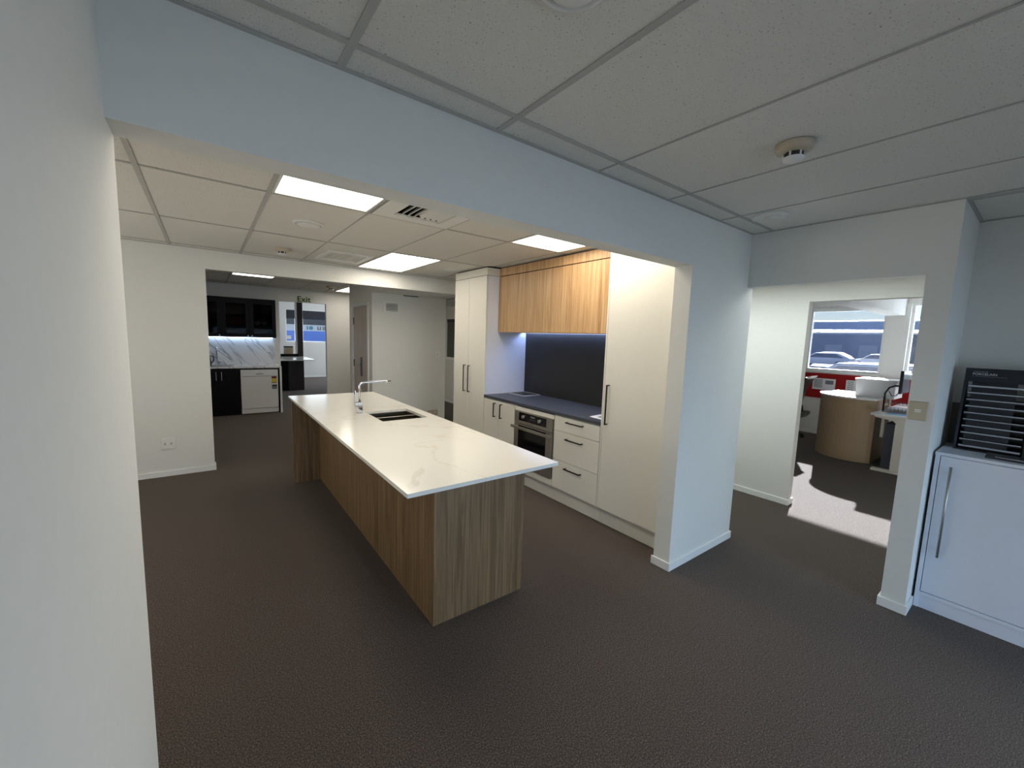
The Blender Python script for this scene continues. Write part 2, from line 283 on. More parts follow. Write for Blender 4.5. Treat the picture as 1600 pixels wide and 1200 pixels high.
bxs('wall_office_window', [((9.0, 9.15), (-2.0, 5.6), (0, 1.175)), ((9.0, 9.15), (-2.0, 5.6), (2.33, 2.7)), ((9.0, 9.15), (2.80, 5.6), (1.175, 2.33)), ((8.93, 9.15), (1.44, 1.73), (1.175, 2.33)), ((9.0, 9.15), (-2.0, -0.2), (1.175, 2.33))], 'wall', kind='structure')
bxs('wall_office_side', [((4.7, 9.15), (5.5, 5.6), (0, 2.7)), ((4.05, 9.15), (-2.1, -2.0), (0, 2.7)), ((4.6, 4.7), (-2.0, 0.378), (0, 2.7))], 'wall', kind='structure')
bx('ceiling_office_bulkhead', (5.6, 9.0), (1.50, 1.73), (2.14, 2.55), 'wall', kind='structure').name = 'trim_1'
# baseboards
def base(name, segs):
    bm = bmesh.new()
    for x, y in segs: bmbox(bm, x, y, (0, SKZ))
    return mk('baseboard_' + name, bm, 'trim', bevel=0.002, kind='structure')
base('column', [((2.5, 3.397), (1.441, 1.453)), ((2.5, 2.512), (1.453, 1.587)), ((3.385, 3.397), (1.453, 1.575))])
base('pillar', [((3.285, 3.297), (0.366, 0.502)), ((3.297, 3.47), (0.366, 0.378)), ((3.297, 4.6), (0.49, 0.502))])
base('left', [((-0.177, -0.165), (-3.0, 1.575))])
base('kitchen_far', [((-2.5, 0.035), (5.491, 5.503)), ((0.023, 0.035), (5.503, 5.62))])
base('partition', [((2.05, 3.322), (6.328, 6.34)), ((3.31, 3.322), (6.34, 7.56))])
base('hall_right', [((4.588, 4.6), (1.441, 9.45)), ((4.6, 4.712), (1.441, 1.453))])
base('exit', [((2.08, 4.588), (9.438, 9.45)), ((1.16, 1.20), (9.438, 9.45))])
base('office', [((8.988, 9.0), (-2.0, 5.5))])
base('far', [((-1.0, 5.2), (15.388, 15.4))])
base('recess', [((3.933, 3.945), (-3.0, 0.36))])

# ------------------------------------------------------------------ ceilings (slab > rails, tiles)
tile_cache = {}
def ceiling(name, X0, X1, Y0, Y1, Z, xl, yl, skip=(), wide=None, tiles=True):
    root = bx('ceiling', (X0, X1), (Y0, Y1), (Z+0.05, Z+0.10), 'gap', kind='structure')
    xl, yl = sorted(xl), sorted(yl)
    xs = [X0] + [v for v in xl if X0+0.03 < v < X1-0.03] + [X1]; ys = [Y0] + [v for v in yl if Y0+0.03 < v < Y1-0.03] + [Y1]
    for i, v in enumerate(xs[1:-1]):
        hw = 0.012 if v < (wide if wide is not None else 0.5) else 0.0045
        o = bxs('ceiling_rail', [((v-hw, v+hw), (Y0, Y1), (Z, Z+0.003)), ((v-0.0015, v+0.0015), (Y0, Y1), (Z+0.003, Z+0.035))], 'rail', root)
    for v in ys[1:-1]:
        o = bxs('ceiling_rail', [((a+0.012 if k else a, b-0.012), (v-0.012, v+0.012), (Z, Z+0.003)) for k, (a, b) in enumerate(zip(xs, xs[1:]))], 'rail', root)
    t = 0.018
    bxs('wall_angle', [((X0, X1), (Y0, Y0+t), (Z-0.001, Z+0.002)), ((X0, X1), (Y1-t, Y1), (Z-0.001, Z+0.002)), ((X0, X0+t), (Y0+t, Y1-t), (Z-0.001, Z+0.002)), ((X1-t, X1), (Y0+t, Y1-t), (Z-0.001, Z+0.002))], 'rail', root)
    for a, b in zip(xs, xs[1:]):
        for c, d in zip(ys, ys[1:]):
            if any(a-0.02 <= sx <= b+0.02 and c-0.02 <= sy <= d+0.02 for sx, sy in skip): continue
            w_, d_ = round(b-a-0.006, 3), round(d-c-0.006, 3)
            if w_ < 0.03 or d_ < 0.03: continue
            key = (w_, d_)
            if key not in tile_cache:
                bm = bmesh.new(); bmbox(bm, (-w_/2, w_/2), (-d_/2, d_/2), (0, 0.015)); me = bpy.data.meshes.new('ceiling_tile')
                bmesh.ops.recalc_face_normals(bm, faces=bm.faces); bm.to_mesh(me); bm.free(); me.materials.append(M['tile']); tile_cache[key] = me
            o = bpy.data.objects.new('ceiling_tile', tile_cache[key]); COL.objects.link(o); o.parent = root; o.location = ((a+b)/2, (c+d)/2, Z+0.004)
    return root
gx = [-2.05 + 0.597*k for k in range(12)]      # ... -0.26, 0.34, 0.935, 1.53, 2.13 ...
nearx = [-0.23 + 0.602*k for k in range(8)]
ceiling('near', -0.177, 3.297, -3.0, 1.453, 2.40, nearx, [1.312 - 1.2*k for k in range(4)], wide=1.2)
ceiling('recess', 3.345, 3.945, -3.0, 0.378, 2.40, [], [0.112 - 1.2*k for k in range(3)])
bx('ceiling', (3.297, 3.345), (-3.0, 0.378), (2.40, 2.44), 'rail', kind='structure')
kl = [(0.64, 2.3), (1.83, 4.75), (2.43, 2.3), (1.23, 2.3)]
ceiling('kitchen', -2.5, 3.275, 1.575, 5.503, 2.40, gx, [1.75, 2.95, 4.15, 5.35], skip=kl)
hx = [-1.39 + 0.597*k for k in range(10)]
ceiling('hall', -1.5, 2.05, 5.62, 9.45, 2.42, gx, [7.25, 7.85, 9.05], skip=[(0.64, 7.55)])
ceiling('hall', 2.05, 4.6, 7.56, 9.45, 2.42, [2.16, 2.74, 3.34, 3.94], [7.9, 9.1], skip=[(2.45, 8.5)])
bxs('ceiling', [((3.385, 4.6), (0.49, 7.56), (2.180, 2.22)), ((3.31, 4.6), (7.46, 7.56), (2.22, 2.62)), ((3.31, 3.385), (5.62, 7.46), (2.2, 2.62))], 'wall', kind='structure')
bx('ceiling', (-1.0, 5.2), (9.55, 15.4), (2.62, 2.68), 'wall', kind='structure')
bx('ceiling', (4.7, 9.0), (-2.0, 5.5), (2.55, 2.6), 'wall', kind='structure')

# ------------------------------------------------------------------ ceiling fittings
def panel_light(x, y, z, mt, label, group):
    t = thing('ceiling_light', label, 'ceiling light', ((x[0]+x[1])/2, (y[0]+y[1])/2, z), group)
    f = 0.016
    bxs('frame', [(x, (y[0], y[0]+f), (z-0.001, z+0.02)), (x, (y[1]-f, y[1]), (z-0.001, z+0.02)), ((x[0], x[0]+f), (y[0]+f, y[1]-f), (z-0.001, z+0.02)), ((x[1]-f, x[1]), (y[0]+f, y[1]-f), (z-0.001, z+0.02))], 'plastic', t)
    bx('diffuser', (x[0]+f, x[1]-f), (y[0]+f, y[1]-f), (z+0.004, z+0.012), mt, t)
    return t
G = 'recessed ceiling light panels'
panel_light((0.352, 0.923), (1.762, 2.938), 2.40, 'panel', 'recessed light panel nearest the beam at the left of the kitchen ceiling', G)
panel_light((2.138, 2.718), (1.762, 2.938), 2.40, 'panel', 'recessed light panel right above the oak wall cupboard', G)
panel_light((1.545, 2.118), (4.162, 5.338), 2.40, 'panel', 'recessed light panel over the far end of the kitchen beside the grey vent', G)
panel_light((0.352, 0.923), (7.262, 7.838), 2.42, 'panel2', 'small recessed light panel above the black kitchenette cupboards', G)
panel_light((2.172, 2.728), (7.912, 9.088), 2.42, 'panel2', 'recessed hall light panel half hidden behind the closet wall', G)

panel_light((3.55, 4.13), (0.7, 3.5), 2.165, 'panel3', 'added unseen fill panel in the narrow hall behind the doorway wall', G)  # out of view, added to brighten the hall wall
def vent(x, y, z, ix, iy, label, nslat=9):
    t = thing('ceiling_vent', label, 'air vent', ((x[0]+x[1])/2, (y[0]+y[1])/2, z), 'ceiling air vents')
    bxs('frame', [((x[0], x[1]), (y[0], iy[0]), (z-0.004, z+0.012)), ((x[0], x[1]), (iy[1], y[1]), (z-0.004, z+0.012)), ((x[0], ix[0]), iy, (z-0.004, z+0.012)), ((ix[1], x[1]), iy, (z-0.004, z+0.012))], 'plastic', t)
    bx('duct', ix, iy, (z+0.046, z+0.049), 'black', t)
    st = (ix[1]-ix[0])/nslat
    for k in range(nslat):
        cx = ix[0] + st*(k+0.5); bm = bmesh.new()
        sg = -1 if k < nslat*0.5 else 1
        bmprism(bm, [(cx-0.012*sg, z+0.030), (cx+0.010*sg, z+0.002), (cx+0.013*sg, z+0.004), (cx-0.009*sg, z+0.032)], 'y', iy[0], iy[1])
        mk('slat', bm, 'plastic', t)
vent((0.95, 1.52), (1.765, 2.935), 2.40, (1.07, 1.42), (1.9, 2.84), 'white slatted ceiling vent half hidden behind the beam', 8)
vent((1.02, 1.49), (4.55, 5.12), 2.396, (1.07, 1.44), (4.61, 5.06), 'white slatted ceiling vent beside the far light panel', 9)
vent((1.0, 1.46), (6.98, 7.46), 2.416, (1.05, 1.41), (7.03, 7.41), 'small slatted vent in the hall ceiling seen just under the kitchen header', 7)
def round_diff(c, r, label, name='ceiling_diffuser', mt='plastic'):
    t = thing(name, label, 'ceiling vent', c)
    bm = bmesh.new(); bmlathe(bm, c, [(r, 0), (r*0.99, -0.008), (r*0.80, -0.014), (r*0.76, -0.004), (r*0.72, 0)]); mk('ring', bm, mt, t)
    bm = bmesh.new(); bmlathe(bm, c, [(r*0.5, 0.0), (r*0.70, -0.010), (r*0.66, -0.016), (r*0.3, -0.018), (0, -0.018)]); mk('disc', bm, mt, t)
    return t
round_diff((0.67, 3.572, 2.402), 0.115, 'round white air valve in the kitchen ceiling between light and beam')
round_diff((0.716, 0.761, 2.402), 0.088, 'round white air valve cut by the top edge of the picture')
t = thing('ceiling_speaker', 'flat pale disc with concentric rings on the near ceiling above the doorway', 'ceiling fitting', (2.915, 1.19, 2.402))
bm = bmesh.new(); bmlathe(bm, (2.915, 1.19, 2.402), [(0.104, 0), (0.100, -0.009), (0.085, -0.011), (0, -0.011)]); mk('plate', bm, 'wall', t)
bm = bmesh.new(); bmlathe(bm, (2.905, 1.17, 2.391), [(0.040, 0.003), (0.037, -0.007), (0, -0.009)]); mk('cap', bm, 'wall', t)
def smoke(c, s, label):
    t = thing('smoke_detector', label, 'smoke detector', c, 'smoke detectors')
    bm = bmesh.new(); bmlathe(bm, c, [(0.055*s, 0), (0.055*s, -0.012*s), (0.050*s, -0.020*s), (0.038*s, -0.024*s), (0.030*s, -0.026*s), (0, -0.026*s)]); mk('base', bm, 'beige', t)
    bm = bmesh.new(); bmlathe(bm, (c[0], c[1], c[2]-0.026*s), [(0.027*s, 0), (0.027*s, -0.014*s), (0, -0.014*s)]); mk('chamber', bm, 'black', t)
    bm = bmesh.new()
    for k in range(6):
        a = k*math.pi/3; bmcyl(bm, (c[0]+0.029*s*math.cos(a), c[1]+0.029*s*math.sin(a), c[2]-0.041*s), 0.003*s, 0.016*s, n=6)
    bmlathe(bm, (c[0], c[1], c[2]-0.040*s), [(0.031*s, 0), (0.033*s, -0.004*s), (0.024*s, -0.010*s), (0, -0.011*s)]); mk('cap', bm, 'plastic', t)
smoke((1.965, 0.735, 2.400), 1.25, 'cream smoke detector with dark slots on the near room ceiling')
smoke((0.652, 4.82, 2.400), 1.25, 'small smoke detector on the kitchen ceiling near the far wall')
smoke((1.90, 8.2, 2.420), 1.5, 'smoke detector on the dim hall ceiling beyond the kitchen')
bm = bmesh.new(); bmlathe(bm, (2.49, 4.68, 2.402), [(0.07, 0), (0.066, -0.008), (0.03, -0.011), (0, -0.011)]); tag(mk('ceiling_cover_plate', bm, 'plastic'), 'small round white cover plate on kitchen ceiling before the pantry', 'cover plate')

# ------------------------------------------------------------------ island
t = thing('kitchen_island', 'long island bench with white stone top over brown wood veneer panels', 'kitchen island', (1.1, 3.1, 0))
IX, IY, T = (0.667, 1.555), (1.605, 4.79), 0.892
SX, SY = (1.085, 1.465), (3.105, 3.56)
bxs('benchtop', [(IX, (IY[0], SY[0]), (T-0.020, T)), (IX, (SY[1], IY[1]), (T-0.020, T)), ((IX[0], SX[0]), SY, (T-0.020, T)), ((SX[1], IX[1]), SY, (T-0.020, T))], 'stone', t, kind=None)
bx('side_panel', (0.926, 0.944), (1.887, 4.60), (0, T-0.020), 'walnut', t)
bx('end_panel', (0.926, 1.529), (1.868, 1.887), (0, T-0.020), 'walnut', t, label='greyish brown end panel facing the camera')
bx('end_panel', (0.672, 1.529), (4.60, 4.632), (0, T-0.020), 'walnut', t, label='far end panel reaching out under the overhang')
bx('back_panel', (1.511, 1.529), (1.887, 4.60), (0.09, T-0.020), 'lam', t)
bx('inner_shelf', (0.944, 1.511), (1.887, 4.60), (0.09, 0.108), 'lam', t)
# sink
t = thing('kitchen_sink', 'undermount steel double bowl sink set in the island bench', 'sink', (1.27, 3.33, T-0.02))
def bowl(y0, y1):
    x0, x1, zb, zt = SX[0]-0.004, SX[1]+0.004, T-0.19, T-0.0205
    b = bxs('bowl', [((x0, x0+0.008), (y0, y1), (zb, zt)), ((x1-0.008, x1), (y0, y1), (zb, zt)), ((x0+0.008, x1-0.008), (y0, y0+0.008), (zb, zt)), ((x0+0.008, x1-0.008), (y1-0.008, y1), (zb, zt)), ((x0+0.008, x1-0.008), (y0+0.008, y1-0.008), (zb, zb+0.006))], 'sink', t, bevel=0.002)
    bm = bmesh.new(); bmcyl(bm, ((x0+x1)/2, (y0+y1)/2, zb+0.006), 0.04, 0.004); d = mk('drain', bm, 'chrome', b)
bowl(SY[0]-0.004, 3.345); bowl(3.352, SY[1]+0.004)
bx('divider_rim', (SX[0], SX[1]), (3.337, 3.360), (T-0.030, T-0.021), 'steel', t)
o = bx('sticker', (1.20, 1.29), (3.3445, 3.3455), (T-0.075, T-0.04), 'paper', t)
# tap
t = thing('kitchen_tap', 'chrome square mixer tap with long flat spout beside the island sink', 'tap', (1.03, 3.52, T))
bx('base', (1.008, 1.052), (3.498, 3.542), (T, T+0.006), 'chrome', t, bevel=0.001)
bx('body', (1.012, 1.048), (3.502, 3.538), (T+0.006, T+0.098), 'chrome', t, bevel=0.002)
bx('valve_block', (0.990, 1.012), (3.500, 3.540), (T+0.055, T+0.098), 'chrome', t, bevel=0.002)
bx('lever', (0.988, 0.996), (3.508, 3.532), (T+0.098, T+0.20), 'chrome', t, bevel=0.002)
bm = bmesh.new()
pts = [(1.030, 3.52, T+0.09), (1.030, 3.52, T+0.235)] + [(1.030+0.035*(1-math.cos(a)), 3.52, T+0.235+0.030*math.sin(a)) for a in (0.4, 0.8, 1.2, 1.57)] + [(1.25, 3.519, T+0.268), (1.30, 3.518, T+0.268)]
bmtube(bm, pts, [0.011, 0.010, 0.010, 0.010, 0.009, 0.009, 0.008, 0.008], n=12); mk('spout', bm, 'chrome', t)
bm = bmesh.new(); bmcyl(bm, (1.270, 3.519, T+0.246), 0.006, 0.018, n=12); bmcyl(bm, (1.288, 3.519, T+0.246), 0.006, 0.018, n=12); mk('nozzle', bm, 'chrome', t)

# ------------------------------------------------------------------ kitchen run (faces X = 2.648)
PX = 2.648; D = 0.018
def bar(parent, a, b, out, r=0.005, mt='darkmetal', name='handle', ax='x'):
    """square bar handle from a to b standing off by 'out' along -x (or -y)"""
    a = Vector(a); b = Vector(b); o = Vector((-out, 0, 0)) if ax == 'x' else Vector((0, -out, 0)); boxes = []
    def seg(p, q): return tuple((min(p[i], q[i])-r, max(p[i], q[i])+r) for i in range(3))
    boxes += [seg(a+o, b+o)]
    for e in (a, b):
        e1 = e + o*0.85; boxes.append(tuple((min(e[i], e1[i])-(0 if i == (0 if ax == 'x' else 1) else r), max(e[i], e1[i])+(0 if i == (0 if ax == 'x' else 1) else r)) for i in range(3)))
    return bxs(name, boxes, mt, parent)
# pantry
t = thing('pantry_cupboard', 'tall white two-door pantry cupboard at the far end of the kitchen run', 'cupboard', (2.95, 4.44, 0))
bx('carcass', (PX+D+0.002, 3.273), (4.063, 4.818), (0.14, 2.295), 'lam2', t)
for y0, y1, hy in ((4.065, 4.452, 4.405), (4.456, 4.816, 4.515)):
    d = bx('door', (PX, PX+D), (y0, y1), (0.15, 2.293), 'lam', t, bevel=0.001); bar(d, (PX, hy, 0.885), (PX, hy, 1.215), 0.03)
bx('top_filler', (PX+0.004, 3.273), (4.063, 4.818), (2.300, 2.385), 'lam', t)
bx('shadow_gap', (PX+0.03, 3.27), (4.07, 4.81), (2.385, 2.399), 'gap', t)
bx('kickboard', (PX+0.05, PX+0.066), (4.063, 4.818), (0.0, 0.14), 'lam', t)
# base cupboard
t = thing('base_cupboard', 'low white two-door cupboard left of the oven', 'cupboard', (2.95, 3.75, 0))
bx('carcass', (PX+D+0.002, 3.273), (3.445, 4.061), (0.14, 0.858), 'lam', t)
for y0, y1, hy in ((3.450, 3.752, 3.690), (3.756, 4.058, 3.818)):
    d = bx('door', (PX, PX+D), (y0, y1), (0.15, 0.852), 'lam', t, bevel=0.001); bar(d, (PX, hy, 0.668), (PX, hy, 0.822), 0.028)
bx('kickboard', (PX+0.05, PX+0.066), (3.445, 4.061), (0.0, 0.14), 'lam', t)
# oven housing
t = thing('oven_housing', 'white laminate surround holding the built-in oven', 'cupboard', (2.95, 3.14, 0))
bxs('carcass', [((PX+D, 3.273), (3.432, 3.443), (0.14, 0.858)), ((PX+D, 3.273), (2.818, 2.829), (0.14, 0.858)), ((PX+0.03, 3.273), (2.829, 3.432), (0.14, 0.205)), ((3.2, 3.273), (2.829, 3.432), (0.205, 0.858))], 'lam', t)
bx('top_filler', (PX, PX+D), (2.820, 3.441), (0.812, 0.852), 'lam', t); bx('bottom_filler', (PX, PX+D), (2.820, 3.441), (0.150, 0.212), 'lam', t)
bx('kickboard', (PX+0.05, PX+0.066), (2.818, 3.443), (0.0, 0.14), 'lam', t)
t = thing('built_in_oven', 'stainless steel built-in oven with black glass and bar handle', 'oven', (2.93, 3.13, 0.216))
bx('body', (PX+0.012, 3.19), (2.834, 3.428), (0.218, 0.806), 'steel', t)
cp = bx('control_panel', (PX-0.012, PX+0.012), (2.834, 3.428), (0.680, 0.808), 'steel', t, bevel=0.002)
bx('control_glass', (PX-0.0135, PX-0.012), (2.915, 3.352), (0.712, 0.800), 'ovenglass', cp)
for ky in (3.265, 3.005):
    bm = bmesh.new(); bmcyl(bm, (PX-0.038, ky, 0.760), 0.017, 0.025, axis='x', n=20); mk('knob', bm, 'steel', cp)
bxs('display', [((PX-0.0142, PX-0.0135), (3.09, 3.16), (0.768, 0.782))] + [((PX-0.0142, PX-0.0135), (3.085+0.022*k, 3.093+0.022*k), (0.745, 0.752)) for k in range(4)], 'ink', cp)
d = bx('oven_door', (PX-0.014, PX+0.010), (2.834, 3.428), (0.216, 0.672), 'steel', t, bevel=0.003)
bx('door_glass', (PX-0.0155, PX-0.014), (2.915, 3.355), (0.300, 0.660), 'ovenglass', d)
bxs('door_handle', [((PX-0.060, PX-0.042), (2.825, 3.437), (0.628, 0.656)), ((PX-0.042, PX-0.014), (2.840, 2.858), (0.630, 0.654)), ((PX-0.042, PX-0.014), (3.404, 3.422), (0.630, 0.654))], 'steel', d, bevel=0.002)
# drawers
t = thing('drawer_unit', 'white three-drawer unit right of the oven', 'cupboard', (2.95, 2.53, 0))
bx('carcass', (PX+D+0.002, 3.273), (2.247, 2.816), (0.14, 0.858), 'lam', t)
for z0, z1, hz in ((0.718, 0.852, 0.817), (0.434, 0.714, 0.656), (0.150, 0.430, 0.375)):
    d = bx('drawer', (PX, PX+D), (2.249, 2.814), (z0, z1), 'lam', t, bevel=0.001); bar(d, (PX, 2.441, hz), (PX, 2.634, hz), 0.028)
bx('kickboard', (PX+0.05, PX+0.066), (2.247, 2.816), (0.0, 0.14), 'lam', t)
# tall cupboard
t = thing('tall_cupboard', 'tall plain white cupboard beside the column with one long bar handle', 'cupboard', (2.95, 1.93, 0))
bx('carcass', (PX+D+0.002, 3.273), (1.590, 2.243), (0.14, 2.295), 'lam', t)
d = bx('door', (PX, PX+D), (1.66, 2.226), (0.150, 2.293), 'lam', t, bevel=0.001); bar(d, (PX, 2.178, 0.889), (PX, 2.178, 1.214), 0.03)
bx('side_gable', (PX, PX+D), (2.229, 2.243), (0.14, 2.293), 'lam', t); bx('filler_strip', (PX, PX+D), (1.59, 1.657), (0.14, 2.293), 'lam', t)
bx('top_filler', (PX+0.004, 3.273), (1.590, 2.243), (2.300, 2.385), 'lam', t); bx('shadow_gap', (PX+0.03, 3.27), (1.6, 2.24), (2.385, 2.399), 'gap', t)
bx('kickboard', (PX+0.05, PX+0.066), (1.590, 2.243), (0.0, 0.14), 'lam', t)
# benchtop, splashback
tag(bx('benchtop', (PX-0.004, 3.258), (2.245, 4.061), (0.864, 0.892), 'slate', bevel=0.001), 'charcoal stone benchtop running from the pantry to the tall cupboard', 'benchtop')
tag(bx('splashback', (3.259, 3.274), (2.245, 4.061), (0.892, 1.643), 'slate2'), 'dark grey slab splashback above the charcoal bench', 'splashback')
# oak wall cupboard
UX = 2.825
t = thing('wall_cupboard', 'wide oak veneer wall cupboard over the charcoal bench', 'cupboard', (3.05, 3.15, 1.643))
bx('carcass', (UX+D, 3.273), (2.245, 4.061), (1.664, 2.290), 'oak', t); bx('underside', (UX+D, 3.176), (2.25, 4.055), (1.650, 1.664), 'oak', t)
for y0, y1 in ((2.247, 2.848), (2.850, 3.453), (3.455, 4.059)): bx('door', (UX, UX+D), (y0, y1), (1.643, 2.290), 'oak', t)
bx('top_filler', (UX+0.003, 3.273), (2.245, 4.061), (2.300, 2.388), 'oak', t); bx('shadow_gap', (UX+0.03, 3.27), (2.25, 4.05), (2.388, 2.399), 'gap', t); bx('shadow_line', (UX+0.02, 3.27), (2.25, 4.05), (2.290, 2.300), 'gap', t)
bx('light_strip', (3.205, 3.235), (2.27, 4.04), (1.655, 1.661), 'led', t, label='glowing bluish strip light'); bx('light_baffle', (3.176, 3.190), (2.25, 4.055), (1.6435, 1.664), 'oak', t)
# items on the bench
t = thing('tile_sample', 'dark tile sample in a pale square frame at the far end of the bench', 'sample', (3.12, 3.95, 0.892))
bxs('frame', [((2.985, 3.245), (3.72, 3.735), (0.892, 0.902)), ((2.985, 3.245), (4.03, 4.045), (0.892, 0.902)), ((2.985, 3.0), (3.735, 4.03), (0.892, 0.902)), ((3.23, 3.245), (3.735, 4.03), (0.892, 0.902))], 'edge', t)
bx('slab', (3.0, 3.23), (3.735, 4.03), (0.892, 0.898), 'slate2', t)
t = thing('paper_sheet', 'white printed sheet lying against the tall cupboard on the bench', 'paper', (2.85, 2.36, 0.892))
bm = bmesh.new(); bmprism(bm, [(2.752, 2.470), (2.735, 2.262), (2.96, 2.250), (2.985, 2.50)], 'z', 0.892, 0.8935); mk('sheet', bm, 'paper', t)
bm = bmesh.new(); bmprism(bm, [(2.80, 2.42), (2.79, 2.30), (2.90, 2.29), (2.91, 2.43)], 'z', 0.8935, 0.894); mk('print', bm, 'ink', t)

# ------------------------------------------------------------------ sockets and switches
def plate_y(name, label, cat, cx, y, cz, w_, h_, mt='plastic', n=2, group=None):
    t = thing(name, label, cat, (cx, y, cz), group)
    bx('plate', (cx-w_/2, cx+w_/2), (y-0.009, y), (cz-h_/2, cz+h_/2), mt, t, bevel=0.002)
    for k in range(n):
        x = cx + (k-(n-1)/2)*w_*0.45
        bx('rocker', (x-0.008, x+0.008), (y-0.012, y-0.009), (cz-0.012, cz+0.012), 'plastic' if mt == 'beige' else 'beige', t)
    return t
plate_y('wall_socket', 'double white wall socket low on the kitchen far wall', 'wall socket', -0.364, 5.503, 0.351, 0.115, 0.115, 'plastic', 2)
plate_y('light_switch', 'white light switch at the right edge of the pale partition wall', 'light switch', 3.155, 6.34, 1.254, 0.085, 0.125, 'plastic', 1)
plate_y('wall_socket', 'beige double socket low on the partition wall behind the island corner', 'wall socket', 3.08, 6.34, 0.25, 0.19, 0.10, 'beige', 2)
t = thing('light_switch', 'beige square light switch on the pillar beside the doorway', 'light switch', (3.297, 0.443, 1.236))
bx('plate', (3.286, 3.297), (0.404, 0.482), (1.180, 1.288), 'beige', t, bevel=0.003)
bxs('rocker', [((3.283, 3.286), (0.430, 0.456), (1.236, 1.244)), ((3.283, 3.286), (0.430, 0.456), (1.226, 1.233))], 'plastic', t)
# wall vent on partition
t = thing('wall_vent', 'white louvred vent high on the pale partition wall', 'air vent', (2.35, 6.34, 2.0))
vx, vz = (2.225, 2.475), (1.905, 2.085)
bxs('frame', [(vx, (6.328, 6.34), (vz[0], vz[0]+0.03)), (vx, (6.328, 6.34), (vz[1]-0.03, vz[1])), ((vx[0], vx[0]+0.04), (6.328, 6.34), (vz[0]+0.03, vz[1]-0.03)), ((vx[1]-0.02, vx[1]), (6.328, 6.34), (vz[0]+0.03, vz[1]-0.03))], 'plastic', t)
bx('duct', (vx[0]+0.04, vx[1]-0.02), (6.337, 6.34), (vz[0]+0.03, vz[1]-0.03), 'grey', t)
for k in range(5):
    z = vz[0]+0.036+k*0.024; bm = bmesh.new(); bmprism(bm, [(6.336, z+0.014), (6.327, z), (6.329, z-0.001), (6.337, z+0.012)], 'x', vx[0]+0.04, vx[1]-0.02); mk('slat', bm, 'plastic', t)
bx('trim_2', (2.55, 2.80), (6.325, 6.34), (2.185, 2.199), 'grey', kind='structure')

# closet door
t = bxs('door_1', [((2.062, 2.100), (6.585, 7.345), (0.008, 2.005))], 'door', kind='structure')
bx('lock_plate', (2.054, 2.062), (6.875, 6.970), (0.86, 1.18), 'lockm', t)
bm = bmesh.new(); bmtube(bm, [(2.056, 6.925, 1.06), (2.02, 6.925, 1.06), (2.015, 6.935, 1.06), (2.015, 7.04, 1.06)], 0.010, n=10); mk('door_handle', bm, 'chrome', t)
bxs('hinge', [((2.052, 2.062), (7.325, 7.345), (1.72, 1.84)), ((2.052, 2.062), (7.325, 7.345), (1.0, 1.12))], 'darkmetal', t)
bxs('trim_3', [((2.038, 2.05), (6.50, 6.56), (0, 2.06)), ((2.038, 2.05), (7.37, 7.43), (0, 2.06)), ((2.038, 2.05), (6.56, 7.37), (2.02, 2.06)), ((2.05, 2.15), (6.56, 6.58), (0, 2.03)), ((2.05, 2.15), (7.35, 7.37), (0, 2.03)), ((2.05, 2.15), (6.58, 7.35), (2.01, 2.03))], 'trim', kind='structure')

# ------------------------------------------------------------------ kitchenette
KY = 8.87
t = thing('kitchenette_counter', 'pale stone counter of the black kitchenette with its white end panel', 'counter', (0.3, 9.15, 0))
bx('countertop', (-0.8, 1.098), (KY-0.01, 9.436), (0.865, 0.892), 'marble', t)
bx('end_panel', (1.102, 1.135), (KY-0.02, 9.436), (0, 0.892), 'trim', t)
bxs('infill_panel', [((0.458, 1.102), (KY+0.01, KY+0.03), (0.839, 0.865)), ((1.076, 1.102), (KY+0.01, KY+0.03), (0.0, 0.839))], 'cab', t)
t = thing('base_cupboard', 'black base cupboard left of the dishwasher', 'cupboard', (0.1, 9.15, 0))
bx('carcass', (-0.8, 0.455), (KY+0.022, 9.44), (0.1, 0.860), 'cab', t)
for x0, x1, hx_ in ((-0.47, -0.17, -0.2), (-0.166, 0.155, 0.115), (0.159, 0.455, 0.195)):
    d = bx('door', (x0, x1), (KY, KY+0.018), (0.11, 0.825), 'cab', t, bevel=0.001)
    if hx_ > 0: bar(d, (hx_, KY, 0.66), (hx_, KY, 0.80), 0.025, r=0.004, mt='steel', ax='y')
bx('kickboard', (-0.8, 0.455), (KY+0.05, KY+0.066), (0, 0.1), 'cab', t)
t = thing('dishwasher', 'white freestanding dishwasher under the kitchenette counter', 'dishwasher', (0.77, 9.15, 0))
DX = (0.478, 1.072)
bx('body', DX, (KY+0.03, 9.42), (0.02, 0.835), 'appl', t)
cp = bx('control_panel', DX, (KY-0.005, KY+0.028), (0.715, 0.835), 'appl', t, bevel=0.004)
bxs('grip', [((0.715, 0.83), (KY-0.007, KY-0.005), (0.728, 0.745))], 'plastic', cp); bxs('slot', [((0.715, 0.83), (KY-0.0075, KY-0.005), (0.747, 0.762)), ((0.75, 0.80), (KY-0.006, KY-0.005), (0.78, 0.786))], 'ink', cp)
bm = bmesh.new(); bmcyl(bm, (0.945, KY-0.021, 0.770), 0.024, 0.016, axis='y', n=20); mk('dial', bm, 'plastic', cp)
d = bx('door', DX, (KY, KY+0.028), (0.110, 0.708), 'appl', t, bevel=0.004); bx('kick_panel', DX, (KY+0.006, KY+0.028), (0.02, 0.102), 'appl', t)
bx('energy_label', (0.965, 1.050), (KY-0.001, KY), (0.590, 0.665), 'yellow', d, label='yellow energy label'); bx('label_header', (0.965, 1.050), (KY-0.001, KY), (0.665, 0.705), 'redl', d); bx('label_footer', (0.965, 1.050), (KY-0.001, KY), (0.578, 0.590), 'black', d)
